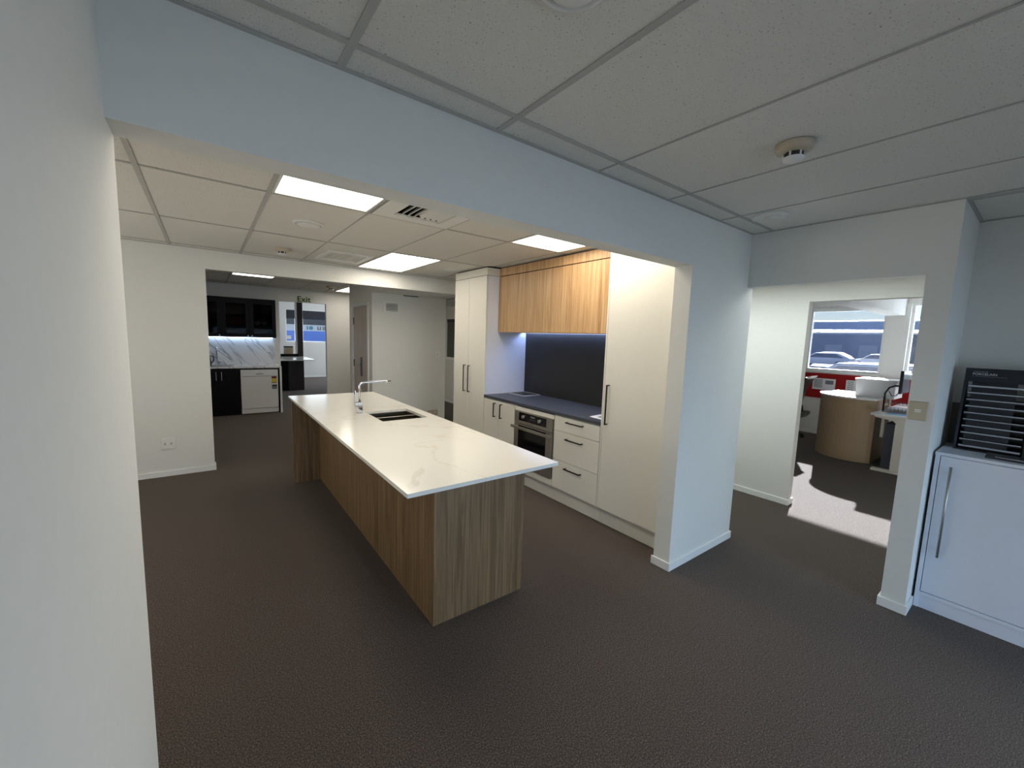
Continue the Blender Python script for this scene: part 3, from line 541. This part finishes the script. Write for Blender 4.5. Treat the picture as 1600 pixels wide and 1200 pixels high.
bxs('water_label', [((0.968, 1.052), (KY-0.001, KY), (0.515, 0.545)), ((0.968, 1.052), (KY-0.001, KY), (0.465, 0.475))], 'navy', d); bx('water_label_sheet', (0.968, 1.052), (KY-0.001, KY), (0.475, 0.515), 'ink', d)
tag(bx('splashback', (-0.8, 1.10), (9.437, 9.449), (0.892, 1.425), 'marble'), 'white splashback with diagonal grey veins under the black cupboards', 'splashback')
# glass fronted wall cupboard
t = thing('wall_cupboard', 'black glass-fronted wall cupboard above the veined splashback', 'cupboard', (0.3, 9.3, 1.43))
cz0, cz1 = 1.425, 2.150
bxs('carcass', [((-0.8, 1.10), (9.43, 9.449), (cz0, cz1)), ((-0.8, 1.10), (9.15, 9.43), (cz0, cz0+0.018)), ((-0.8, 1.10), (9.15, 9.43), (cz1-0.05, cz1)), ((1.082, 1.10), (9.15, 9.43), (cz0, cz1)), ((-0.8, 1.082), (9.16, 9.43), (1.65, 1.665)), ((-0.8, 1.082), (9.16, 9.43), (1.87, 1.885))], 'cab', t)
for x0, x1, kx in ((-0.36, 0.235, 0.20), (0.24, 0.665, 0.635), (0.67, 1.098, 0.70)):
    f = 0.062; y0, y1 = 9.128, 9.148
    d = bxs('door', [((x0, x1), (y0, y1), (cz0, cz0+f+0.01)), ((x0, x1), (y0, y1), (cz1-f-0.04, cz1)), ((x0, x0+f), (y0, y1), (cz0+f+0.01, cz1-f-0.04)), ((x1-f, x1), (y0, y1), (cz0+f+0.01, cz1-f-0.04))], 'cab', t)
    bx('pane', (x0+f, x1-f), (y0+0.008, y0+0.012), (cz0+f+0.01, cz1-f-0.04), 'cabglass', d)
    bm = bmesh.new(); bmcyl(bm, (kx, y0-0.02, cz0+0.03), 0.012, 0.02, axis='y', n=12); mk('knob', bm, 'steel', d)
bx('light_strip', (-0.78, 1.06), (9.38, 9.40), (1.416, 1.4245), 'led2', t)
def box_thing(name, label, cat, x, y, z, mt, group=None):
    return tag(bx(name, x, y, z, mt, bevel=0.003), label, cat, group)
box_thing('food_box', 'dull red box behind the cupboard glass on the middle shelf', 'box', (0.32, 0.6, ), (9.2, 9.35), (1.6655, 1.80), 'redbox')
box_thing('food_box', 'olive green box behind the cupboard glass on the bottom shelf', 'box', (0.32, 0.60), (9.2, 9.35), (1.4435, 1.54), 'green')
box_thing('food_box', 'grey box behind the right cupboard pane on the bottom shelf', 'box', (0.76, 0.95), (9.2, 9.35), (1.4435, 1.54), 'grey')
for k, x in enumerate((0.80, 0.91)):
    bm = bmesh.new(); bmlathe(bm, (x, 9.25, 1.6655), [(0.025, 0), (0.045, 0.03), (0.052, 0.065), (0.046, 0.065), (0.02, 0.01), (0, 0.008)], n=20)
    tag(mk('china_bowl', bm, 'bowl'), ('left' if k == 0 else 'right') + ' one of two white bowls behind the right cupboard pane', 'bowl', 'white bowls in the cupboard')
# kitchenette sink tap and kettle
t = thing('kitchenette_sink', 'steel inset sink at the left of the kitchenette counter', 'sink', (0.0, 9.1, 0.892))
bxs('rim', [((-0.4, 0.40), (8.92, 8.94), (0.892, 0.897)), ((-0.4, 0.40), (9.26, 9.28), (0.892, 0.897)), ((-0.4, -0.38), (8.94, 9.26), (0.892, 0.897)), ((0.38, 0.40), (8.94, 9.26), (0.892, 0.897))], 'steel', t); bx('drainer', (-0.38, 0.38), (8.94, 9.26), (0.892, 0.894), 'sink', t)
t = thing('kitchenette_tap', 'tall curved chrome tap in front of the veined splashback', 'tap', (0.15, 9.33, 0.892))
bm = bmesh.new(); bmtube(bm, [(0.15, 9.33, 0.892), (0.15, 9.33, 1.17), (0.15, 9.315, 1.21), (0.15, 9.27, 1.23), (0.15, 9.22, 1.21), (0.15, 9.205, 1.15)], 0.012, n=12); mk('spout', bm, 'chrome', t)
bm = bmesh.new(); bmtube(bm, [(0.15, 9.33, 0.94), (0.22, 9.32, 0.965)], 0.012, n=10); mk('lever', bm, 'chrome', t)
t = thing('kettle', 'black kettle at the far left of the kitchenette counter', 'kettle', (-0.02, 9.12, 0.897))
bm = bmesh.new(); bmlathe(bm, (-0.02, 9.12, 0.897), [(0, 0), (0.08, 0), (0.085, 0.03), (0.07, 0.15), (0.05, 0.19), (0.015, 0.20), (0.012, 0.215), (0, 0.218)]); mk('body', bm, 'black', t)
bm = bmesh.new(); bmtube(bm, [(0.03, 9.12, 1.08), (0.09, 9.12, 1.07), (0.10, 9.12, 1.0), (0.06, 9.12, 0.95)], 0.010, n=8); mk('handle', bm, 'black', t)
# exit sign
t = thing('exit_sign', 'clear wall sign with black lettering reading Exit above the far doorway', 'sign', (1.66, 9.445, 2.17))
bx('panel', (1.51, 1.83), (9.444, 9.4475), (2.170, 2.300), 'acr', t)
text('lettering', 'Exit', 0.150, 'black', t, (1.530, 9.4405, 2.182), (1, 0, 0), (0, 0, 1), extrude=0.0015, offset=0.0018)
text('glow_edge', 'Exit', 0.150, 'exitg', t, (1.523, 9.4430, 2.179), (1, 0, 0), (0, 0, 1), extrude=0.0006, offset=0.0018)

# ------------------------------------------------------------------ far room
t = thing('meeting_bench', 'white-topped table on dark brown base in the room beyond the exit doorway', 'table', (1.8, 11.8, 0))
bx('tabletop', (0.9, 2.14), (10.95, 12.40), (0.862, 0.885), 'stone', t)
bx('base_panel', (1.70, 2.075), (12.05, 12.14), (0, 0.862), 'brown', t); bx('inner_panel', (1.0, 1.70), (12.10, 12.14), (0, 0.862), 'cab', t)
bx('upstand', (0.9, 2.0), (12.36, 12.44), (0.885, 0.955), 'cab', t)
tag(bx('timber_post', (2.0, 2.135), (12.45, 12.58), (0, 2.62), 'brown'), 'dark brown timber post rising from the white-topped table to the ceiling', 'post')
bx('trim_4', (1.955, 2.0), (12.46, 12.52), (0.96, 2.62), 'trim', kind='structure')
t = thing('desktop_box', 'pale box with a dark lid strip standing beyond the white-topped table', 'box', (1.78, 12.40, 0.955))
bx('body', (1.66, 1.87), (12.365, 12.435), (0.955, 1.13), 'cardboard', t); bx('lid', (1.655, 1.875), (12.362, 12.438), (1.13, 1.165), 'black', t)
bxs('window_2', [((2.13, 2.44), (15.42, 15.50), (1.205, 1.24)), ((2.13, 2.44), (15.42, 15.50), (2.27, 2.30)), ((2.13, 2.16), (15.42, 15.50), (1.24, 2.27)), ((2.41, 2.44), (15.42, 15.50), (1.24, 2.27))], 'trim', kind='structure')
bx('pane', (2.16, 2.41), (15.45, 15.456), (1.24, 2.27), 'glass', bpy.data.objects['window_2']); bx('roller_blind', (2.16, 2.41), (15.41, 15.415), (1.985, 2.27), 'blind', bpy.data.objects['window_2']); bx('notice', (2.165, 2.29), (15.44, 15.442), (1.30, 1.42), 'paper', bpy.data.objects['window_2'])
bxs('window_3', [((2.62, 4.2), (15.42, 15.50), (1.205, 1.24)), ((2.62, 4.2), (15.42, 15.50), (2.27, 2.30)), ((2.62, 2.65), (15.42, 15.50), (1.24, 2.27)), ((4.17, 4.2), (15.42, 15.50), (1.24, 2.27)), ((3.5, 3.53), (15.42, 15.50), (1.24, 2.27))], 'trim', kind='structure')
bx('pane', (2.65, 4.17), (15.45, 15.456), (1.24, 2.27), 'glass', bpy.data.objects['window_3']); bx('roller_blind', (2.65, 4.17), (15.41, 15.415), (1.985, 2.27), 'blind', bpy.data.objects['window_3'])

# hall side window with hanging blinds
bxs('window_4', [((4.62, 4.68), (8.15, 8.78), (1.045, 1.075)), ((4.62, 4.68), (8.15, 8.78), (1.97, 2.0)), ((4.62, 4.68), (8.15, 8.18), (1.075, 1.97)), ((4.62, 4.68), (8.75, 8.78), (1.075, 1.97)), ((4.575, 4.62), (8.13, 8.80), (1.03, 1.06))], 'trim', kind='structure')
wn = bpy.data.objects['window_4']; bx('pane', (4.655, 4.66), (8.18, 8.75), (1.075, 1.97), 'glass', wn); bx('head_rail', (4.605, 4.64), (8.18, 8.75), (1.90, 1.97), 'blind', wn)
for k in range(6):
    y = 8.74 - k*0.075; bm = bmesh.new(); bmprism(bm, [(4.608, y), (4.640, y-0.070), (4.642, y-0.068), (4.610, y+0.002)], 'z', 1.08 if k < 4 else 1.5, 1.90); mk('blind_slat', bm, 'vblind', wn)

# ------------------------------------------------------------------ office
bxs('window_5', [((9.02, 9.10), (1.73, 2.80), (1.175, 1.21)), ((9.02, 9.10), (1.73, 2.80), (2.295, 2.33)), ((9.02, 9.10), (1.73, 1.765), (1.21, 2.295)), ((9.02, 9.10), (2.765, 2.80), (1.21, 2.295)), ((8.96, 9.02), (1.70, 2.84), (1.155, 1.175))], 'trim', kind='structure')
wn = bpy.data.objects['window_5']; bx('pane', (9.055, 9.061), (1.765, 2.765), (1.21, 2.295), 'glass', wn)
bm = bmesh.new(); v = [bm.verts.new(p) for p in ((9.03, 1.77, 1.205), (9.03, 2.76, 1.205), (9.03, 2.76, 2.27), (9.03, 1.77, 2.27))]; bm.faces.new(v); mk('roller_blind', bm, 'mblind', wn); bx('blind_tube', (9.0, 9.04), (1.765, 2.765), (2.24, 2.30), 'trim', wn)
bxs('window_6', [((9.02, 9.10), (-0.2, 1.44), (1.175, 1.21)), ((9.02, 9.10), (-0.2, 1.44), (2.295, 2.33)), ((9.02, 9.10), (-0.2, -0.165), (1.21, 2.295)), ((9.02, 9.10), (1.405, 1.44), (1.21, 2.295)), ((9.02, 9.10), (0.6, 0.64), (1.21, 2.295))], 'trim', kind='structure')
bx('pane', (9.055, 9.061), (-0.165, 1.405), (1.21, 2.295), 'glass', bpy.data.objects['window_6'])
t = thing('pinboard', 'red felt pinboard below the office window', 'pinboard', (8.98, 2.2, 0.68)); bx('felt', (8.975, 8.998), (0.2, 3.4), (0.675, 1.125), 'red', t)
def notice(y0, y1, z0, z1, label):
    t = thing('notice_sheet', label, 'notice', (8.97, (y0+y1)/2, z0)); bx('sheet', (8.970, 8.974), (y0, y1), (z0, z1), 'paper', t); bm = bmesh.new()
    ym = (y0+y1)/2
    for k in range(7):
        z = z1-0.03-k*(z1-z0-0.05)/7; bmbox(bm, (8.969, 8.970), (ym+0.02, y1-0.02), (z-0.006, z+0.006)); 
    bmbox(bm, (8.969, 8.970), (y0+0.03, ym-0.02), (z1-0.10, z1-0.03)); mk('print', bm, 'ink', t)
notice(2.30, 2.64, 0.83, 1.035, 'printed white notice pinned on the red board behind the chair'); notice(1.90, 2.15, 0.76, 1.04, 'white notice on the red board partly hidden by the white box')
# curved counter
t = thing('curved_counter', 'tall drum-shaped buff counter with a white top in the office', 'counter', (7.7, 1.7, 0))
cx, cy, cr = 7.70, 1.66, 0.46
arc = [(cx+cr*math.cos(a), cy+cr*math.sin(a)) for a in [math.pi*1.20 - i*math.pi*0.86/22 for i in range(23)]]
poly = [(cx+0.45, 1.392), (arc[0][0], 1.392)] + [p for p in arc if p[1] > 1.392] + [(cx+0.55, arc[-1][1])]
bm = bmesh.new(); bmprism(bm, poly, 'z', 0, 0.885); mk('drum', bm, 'buff', t)
bm = bmesh.new(); bmprism(bm, [((p[0]-cx)*1.03+cx, max(1.392, (p[1]-cy)*1.03+cy)) for p in poly], 'z', 0.885, 0.91); mk('counter_top', bm, 'appl', t)
t = thing('archive_box', 'white lidded box sitting on the buff drum-shaped counter', 'box', (7.6, 1.6, 0.91)); 
bx('body', (7.50, 8.00), (1.26, 1.68), (0.910, 1.135), 'appl', t); bx('lid', (7.485, 8.015), (1.245, 1.695), (1.135, 1.17), 'plastic', t)
# desk
t = thing('office_desk', 'white height-adjustable desk beside the drum-shaped counter', 'desk', (7.6, 0.7, 0))
bx('desktop', (7.02, 8.75), (0.55, 1.385), (0.725, 0.752), 'appl', t, bevel=0.003)
for x in (7.02, 8.60):
    bm = bmesh.new(); bmprism(bm, [(1.35, 0.725), (1.33, 0.705), (1.16, 0.68), (1.12, 0.645), (0.62, 0.645), (0.62, 0.725)], 'x', x, x+0.05); mk('bracket', bm, 'cream', t)
    bx('leg', (x, x+0.06), (0.93, 1.13), (0.03, 0.645), 'cream', t); bx('foot', (x-0.03, x+0.06), (0.60, 1.31), (0, 0.03), 'cream', t)
bx('cable_guide', (7.20, 7.21), (1.27, 1.30), (0.42, 0.725), 'cream', t)
t = thing('pedestal', 'dark grey metal pedestal tucked under the office desk', 'drawer pedestal', (7.45, 1.2, 0)); bx('body', (7.22, 7.75), (0.90, 1.26), (0.0, 0.61), 'grey', t, bevel=0.004); bx('side_panel', (7.214, 7.22), (0.91, 1.25), (0.02, 0.60), 'grey', t)
t = thing('wire_tray', 'black two-tier wire letter tray on the office desk', 'letter tray', (7.5, 1.2, 0.752)); bm = bmesh.new()
for z in (0.775, 0.86):
    for k in range(9):
        y = 1.02+k*0.0375; bmbox(bm, (7.32, 7.324), (y, y+0.003), (z, z+0.05)); bmbox(bm, (7.32, 7.60), (y, y+0.003), (z, z+0.003))
    for k in range(4): bmbox(bm, (7.318, 7.322), (1.02, 1.325), (z+0.016*k, z+0.016*k+0.004))
    for k in range(8): bmbox(bm, (7.32+k*0.04, 7.323+k*0.04), (1.322, 1.325), (z, z+0.05))
    bmbox(bm, (7.32, 7.6), (1.322, 1.325), (z+0.048, z+0.052))
mk('wire_mesh', bm, 'black', t)
bxs('post', [((7.32, 7.328), (1.318, 1.325), (0.752, 0.91)), ((7.592, 7.60), (1.318, 1.325), (0.752, 0.91)), ((7.32, 7.328), (1.02, 1.028), (0.752, 0.91))], 'black', t)
tag(bx('paper_stack', (7.34, 7.58), (1.04, 1.31), (0.7785, 0.80), 'paper'), 'stack of white paper in the lower wire tray', 'paper')
tag(bx('desk_pad', (7.08, 7.30), (0.80, 1.25), (0.752, 0.755), 'bluep'), 'pale blue sheet lying at the near edge of the office desk', 'paper')
t = thing('computer_monitor', 'black monitor seen edge-on above the office desk', 'monitor', (7.6, 1.05, 0.752))
bx('shell', (7.22, 7.66), (1.150, 1.182), (1.015, 1.32), 'black', t, bevel=0.008); bx('screen', (7.23, 7.65), (1.146, 1.150), (1.025, 1.31), 'screen', t)
bm = bmesh.new(); bmtube(bm, [(7.42, 1.34, 0.752), (7.42, 1.34, 1.0), (7.40, 1.30, 1.08), (7.38, 1.24, 1.11), (7.42, 1.182, 1.11)], 0.012, n=10); mk('arm', bm, 'black', t)
bm = bmesh.new(); bmtube(bm, [(7.40, 1.182, 1.05), (7.37, 1.22, 0.98), (7.36, 1.26, 0.97), (7.39, 1.30, 1.03)], 0.006, n=6); mk('cable', bm, 'black', t)
# chair
t = thing('office_chair', 'black swivel office chair half hidden behind the hall wall end', 'chair', (7.75, 2.50, 0))
hx0, hy0 = 7.75, 2.50
bm = bmesh.new()
for k in range(5):
    a = k*2*math.pi/5+0.3; bmtube(bm, [(hx0, hy0, 0.11), (hx0+0.30*math.cos(a), hy0+0.30*math.sin(a), 0.065)], [0.028, 0.018], n=8)
mk('base', bm, 'black', t)
for k in range(5):
    a = k*2*math.pi/5+0.3; bm = bmesh.new(); bmcyl(bm, (hx0+0.30*math.cos(a), hy0-0.02+0.30*math.sin(a), 0.03), 0.03, 0.04, axis='y', n=14); mk('castor', bm, 'black', t)
bm = bmesh.new(); bmcyl(bm, (hx0, hy0, 0.1), 0.025, 0.26, n=14); mk('gas_lift', bm, 'steel', t)
bm = bmesh.new(); bmprism(bm, [(2.20, 0.50), (2.19, 0.46), (2.24, 0.40), (2.32, 0.36), (2.66, 0.36), (2.76, 0.42), (2.78, 0.47), (2.74, 0.50)], 'x', 7.52, 7.98); mk('seat', bm, 'black', t, bevel=0.015)
bm = bmesh.new(); bmtube(bm, [(7.75, 2.45, 0.38), (7.75, 2.24, 0.42), (7.75, 2.26, 0.58), (7.75, 2.31, 0.70), (7.75, 2.29, 0.80)], [0.022, 0.022, 0.02, 0.02, 0.016], n=8); mk('back_post', bm, 'black', t)
bm = bmesh.new(); bmprism(bm, [(2.325, 0.66), (2.355, 0.60), (2.365, 0.70), (2.320, 0.85), (2.195, 1.11), (2.170, 1.10), (2.27, 0.86)], 'x', 7.55, 7.95); mk('backrest', bm, 'black', t, bevel=0.006)
bm = bmesh.new(); bmprism(bm, [(2.215, 1.085), (2.165, 1.125), (2.120, 1.135), (2.135, 1.110), (2.180, 1.075)], 'x', 7.60, 7.90); mk('headrest_edge', bm, 'plastic', t, label='pale top edge')
for x in (7.50, 7.98):
    bm = bmesh.new(); bmtube(bm, [(x, 2.50, 0.40), (x, 2.50, 0.64), (x, 2.38, 0.66), (x, 2.62, 0.66)], 0.014, n=8); mk('armrest', bm, 'black', t)

for _o in list(t.children): _o.location = (0.45, 0.27, -0.02 if _o.name.startswith(('seat', 'back', 'head', 'arm')) else 0)

# ------------------------------------------------------------------ near right: cabinet and samples
CX, CY, CZ = 3.472, 0.365, 0.985
t = thing('storage_cabinet', 'white storage cabinet with a long steel bar handle beside the pillar', 'cabinet', (3.7, 0.0, 0))
bxs('carcass', [((CX, 3.90), (CY-0.020, CY), (0.0, CZ-0.018)), ((CX, 3.90), (-0.87, -0.85), (0.0, CZ-0.018)), ((CX+0.02, 3.90), (-0.85, CY-0.020), (0.08, 0.098)), ((3.89, 3.90), (-0.85, CY-0.02), (0.098, CZ-0.018))], 'lam2', t, bevel=0.001)
bx('cabinet_top', (CX-0.002, 3.902), (-0.872, CY+0.002), (CZ-0.018, CZ), 'lam2', t, bevel=0.001)
for y0, y1, hy in ((-0.248, CY-0.023, 0.293), (-0.848, -0.252, -0.79)):
    d = bx('door', (CX+0.002, CX+0.018), (y0, y1), (0.108, CZ-0.021), 'lam2', t, bevel=0.0015)
    bm = bmesh.new(); bmtube(bm, [(CX-0.028, hy, 0.355), (CX-0.028, hy, 0.912)], 0.0065, n=12); bmtube(bm, [(CX+0.002, hy, 0.40), (CX-0.028, hy, 0.40)], 0.005, n=8); bmtube(bm, [(CX+0.002, hy, 0.87), (CX-0.028, hy, 0.87)], 0.005, n=8); mk('handle', bm, 'steel', d)
bx('bottom_rail', (CX-0.001, CX+0.018), (-0.85, CY-0.020), (0.082, 0.104), 'lam2', t, bevel=0.001); bx('kickboard', (CX+0.006, CX+0.02), (-0.85, CY-0.020), (0.0, 0.080), 'lam2', t)
# sample display
t = thing('sample_display', 'dark navy porcelain sample rack standing on the white cabinet', 'display stand', (3.8, 0.0, CZ))
fx = lambda z: 3.700 + (z-CZ)*0.13
bm = bmesh.new(); bmprism(bm, [(fx(CZ), CZ), (3.885, CZ), (3.885, 1.30), (fx(1.485)+0.02, 1.487), (fx(1.487), 1.487)], 'y', 0.310, 0.322); mk('side_panel', bm, 'navy', t)
bm = bmesh.new(); bmprism(bm, [(fx(CZ), CZ), (3.885, CZ), (3.885, 1.30), (fx(1.485)+0.02, 1.487), (fx(1.487), 1.487)], 'y', -0.262, -0.250); mk('side_panel', bm, 'navy', t)
bm = bmesh.new(); bmprism(bm, [(fx(1.405), 1.405), (fx(1.405)+0.012, 1.405), (fx(1.487)+0.012, 1.487), (fx(1.487), 1.487)], 'y', -0.250, 0.310); hd = mk('header_board', bm, 'navy', t)
bx('back_panel', (3.872, 3.884), (-0.250, 0.310), (CZ+0.012, 1.30), 'black', t); bx('base_board', (fx(CZ), 3.885), (-0.250, 0.310), (CZ, CZ+0.012), 'black', t)
for k in range(1, 3):
    bm = bmesh.new(); y = (0.045, -0.215)[k-1]; bmprism(bm, [(fx(CZ+0.012)+0.002, CZ+0.012), (3.872, CZ+0.012), (3.872, 1.29), (fx(1.405), 1.405)], 'y', y-0.008, y+0.008); mk('divider', bm, 'black', t)
up = Vector((0.13, 0, 1)).normalized()
text('lettering', 'PORCELAIN', 0.0185, 'plastic', hd, (fx(1.446)-0.0015, 0.292, 1.446), (0, -1, 0), up, extrude=0.0004, sx=1.0)
bm = bmesh.new(); z = 1.437; bmbox(bm, (fx(z)-0.0015, fx(z)-0.0002), (0.155, 0.292), (z, z+0.0022)); 
for k in range(8): bmbox(bm, (fx(1.464)-0.0015, fx(1.464)-0.0002), (0.284-k*0.0075, 0.290-k*0.0075), (1.4635, 1.4695))
mk('fine_print', bm, 'ink', hd)
rs = random.Random(3)
for c, (ya, yb) in enumerate(((0.300, 0.060), (0.030, -0.200))):
    for k in range(10):
        z = 1.016 + k*0.0405; x = fx(z)
        s = thing('porcelain_sample', ('left' if c == 0 else 'right') + '-column sample slab, ' + ('lowest' if k == 0 else 'topmost' if k == 9 else ('second', 'third', 'fourth', 'fifth', 'sixth', 'seventh', 'eighth', 'ninth')[k-1] + ' from the bottom') + ' of the navy rack', 'tile sample', (x, ya, z), 'porcelain sample slabs in the rack')
        bm = bmesh.new(); bmprism(bm, [(x-0.004, z-0.012), (x+0.085, z-0.006), (x+0.085, z+0.001), (x-0.004, z-0.004)], 'y', yb, ya); mk('slab', bm, 'tile_dark', s)
        th = 0.0058 if k in (0, 9) else rs.choice((0.003, 0.0036, 0.0042))
        bm = bmesh.new(); bmprism(bm, [(x-0.006, z-0.004-th/2), (x-0.0005, z-0.004-th/2), (x-0.0005, z-0.004+th), (x-0.006, z-0.004+th)], 'y', yb, ya); mk('pale_edge', bm, 'edge', s)
        bm = bmesh.new(); bmprism(bm, [(x+0.02, z+0.001), (x+0.026, z+0.001), (x+0.032, z+0.030), (x+0.026, z+0.030)], 'y', yb+0.05, ya-0.012); mk('face_card', bm, 'tile_dark', s)
t = thing('tile_slab', 'taupe tile slab leaning on the wall behind the navy rack', 'tile', (3.92, 0.3, CZ)); bx('slab', (3.918, 3.940), (0.20, 0.372), (CZ, 1.252), 'tile_brown', t).rotation_euler = (0, 0, 0)
t = thing('sample_tray', 'dark flat sample tray at the front edge of the white cabinet', 'tray', (3.56, 0.0, CZ)); bx('tray', (3.535, 3.680), (-0.35, 0.178), (CZ, CZ+0.013), 'tile_dark', t, bevel=0.001); bx('label_strip', (3.540, 3.546), (-0.3, 0.140), (CZ+0.013, CZ+0.0145), 'paper', t)

# ------------------------------------------------------------------ outdoors
bx('ground', (9.5, 260), (-160, 200), (-0.35, -0.25), 'asphalt', kind='structure'); bx('ground', (-60, 9.5), (15.8, 200), (-0.35, -0.25), 'asphalt', kind='structure')
def shed(name, label, x, y, h, n, wallm='shed'):
    t = thing(name, label, 'building', ((x[0]+x[1])/2, (y[0]+y[1])/2, -0.25)); bx('wall', x, y, (-0.25, h), wallm, t)
    bm = bmesh.new(); bmprism(bm, [(x[0]-0.5, h), (x[1]+0.5, h), ((x[0]+x[1])/2, h+0.9)], 'y', y[0]-0.5, y[1]+0.5); mk('roof', bm, 'roof', t)
    bx('gutter', (x[0]-0.7, x[0]-0.5), (y[0]-0.5, y[1]+0.5), (h-0.1, h+0.15), 'vanw', t)
    for k in range(n):
        y0 = y[0] + (k+0.25)*(y[1]-y[0])/n; bx('roller_door', (x[0]-0.05, x[0]), (y0, y0+(y[1]-y[0])/n*0.5), (-0.25, 2.2), 'roof', t)
    return t
shed('warehouse', 'long grey warehouse across the yard seen through the mesh blind', (75, 95), (2, 50), 3.9, 12); shed('warehouse', 'taller pale warehouse further back beyond the yard', (110, 130), (-20, 60), 7.4, 5, wallm='shed2')
def car(x, y, L, mt, label):
    t = thing('parked_car', label, 'car', (x, y, -0.25), 'cars parked in the yard'); z = -0.25; k = L/2
    bm = bmesh.new(); bmprism(bm, [(y-k, z+0.30), (y+k, z+0.30), (y+k, z+0.75), (y+k*0.55, z+0.92), (y+k*0.22, z+1.42), (y-k*0.55, z+1.45), (y-k*0.95, z+1.0), (y-k, z+0.9)], 'x', x-0.88, x+0.88); mk('body', bm, mt, t, bevel=0.06)
    bm = bmesh.new(); bmprism(bm, [(y+k*0.48, z+0.94), (y+k*0.20, z+1.34), (y-k*0.50, z+1.36), (y-k*0.80, z+0.96)], 'x', x-0.89, x+0.89); mk('side_window', bm, 'black', t)
    for yy in (y-k*0.62, y+k*0.64):
        for xx in (x-0.90, x+0.70):
            bm = bmesh.new(); bmcyl(bm, (xx, yy, z+0.32), 0.32, 0.2, axis='x', n=18); mk('wheel', bm, 'tyre', t)
car(50, 14.0, 4.6, 'vanw', 'white car parked on the left of the yard beyond the mesh blind'); car(56, 11.0, 4.3, 'vanw', 'white car parked on the right of the yard beyond the mesh blind'); car(64, 17.5, 4.6, 'vanw', 'white car furthest away near the long warehouse')
car(16, 3.4, 4.5, 'carblue', 'blue-grey car standing close outside the office window')
t = thing('shop_building', 'blue and white building across the street beyond the far windows', 'building', (6, 28.5, -0.25))
bx('wall', (-6, 14), (28, 32), (-0.25, 1.60), 'bluew', t); bx('sign_band', (-6, 14), (27.9, 28), (1.60, 1.98), 'signw', t); bx('eave', (-6.2, 14.2), (27.6, 32), (1.98, 2.5), 'leaf', t)
for k in range(10): bx('louvre', (-6, 14), (27.96, 28), (-0.1+k*0.17, -0.08+k*0.17), 'louv', t)
bm = bmesh.new(); bmcyl(bm, (5.25, 27.86, 1.79), 0.12, 0.04, axis='y', n=16); bmbox(bm, (5.0, 5.08), (27.88, 27.9), (1.68, 1.9)); mk('sign_mark', bm, 'teal', t)
bm = bmesh.new()
for x in (5.62, 5.76, 5.92, 6.02, 6.14): bmbox(bm, (x, x+0.05), (27.88, 27.9), (1.67, 1.9))
bmbox(bm, (5.62, 5.81), (27.88, 27.9), (1.70, 1.74)); bmbox(bm, (6.02, 6.19), (27.88, 27.9), (1.67, 1.71)); mk('sign_lettering', bm, 'navy', t)
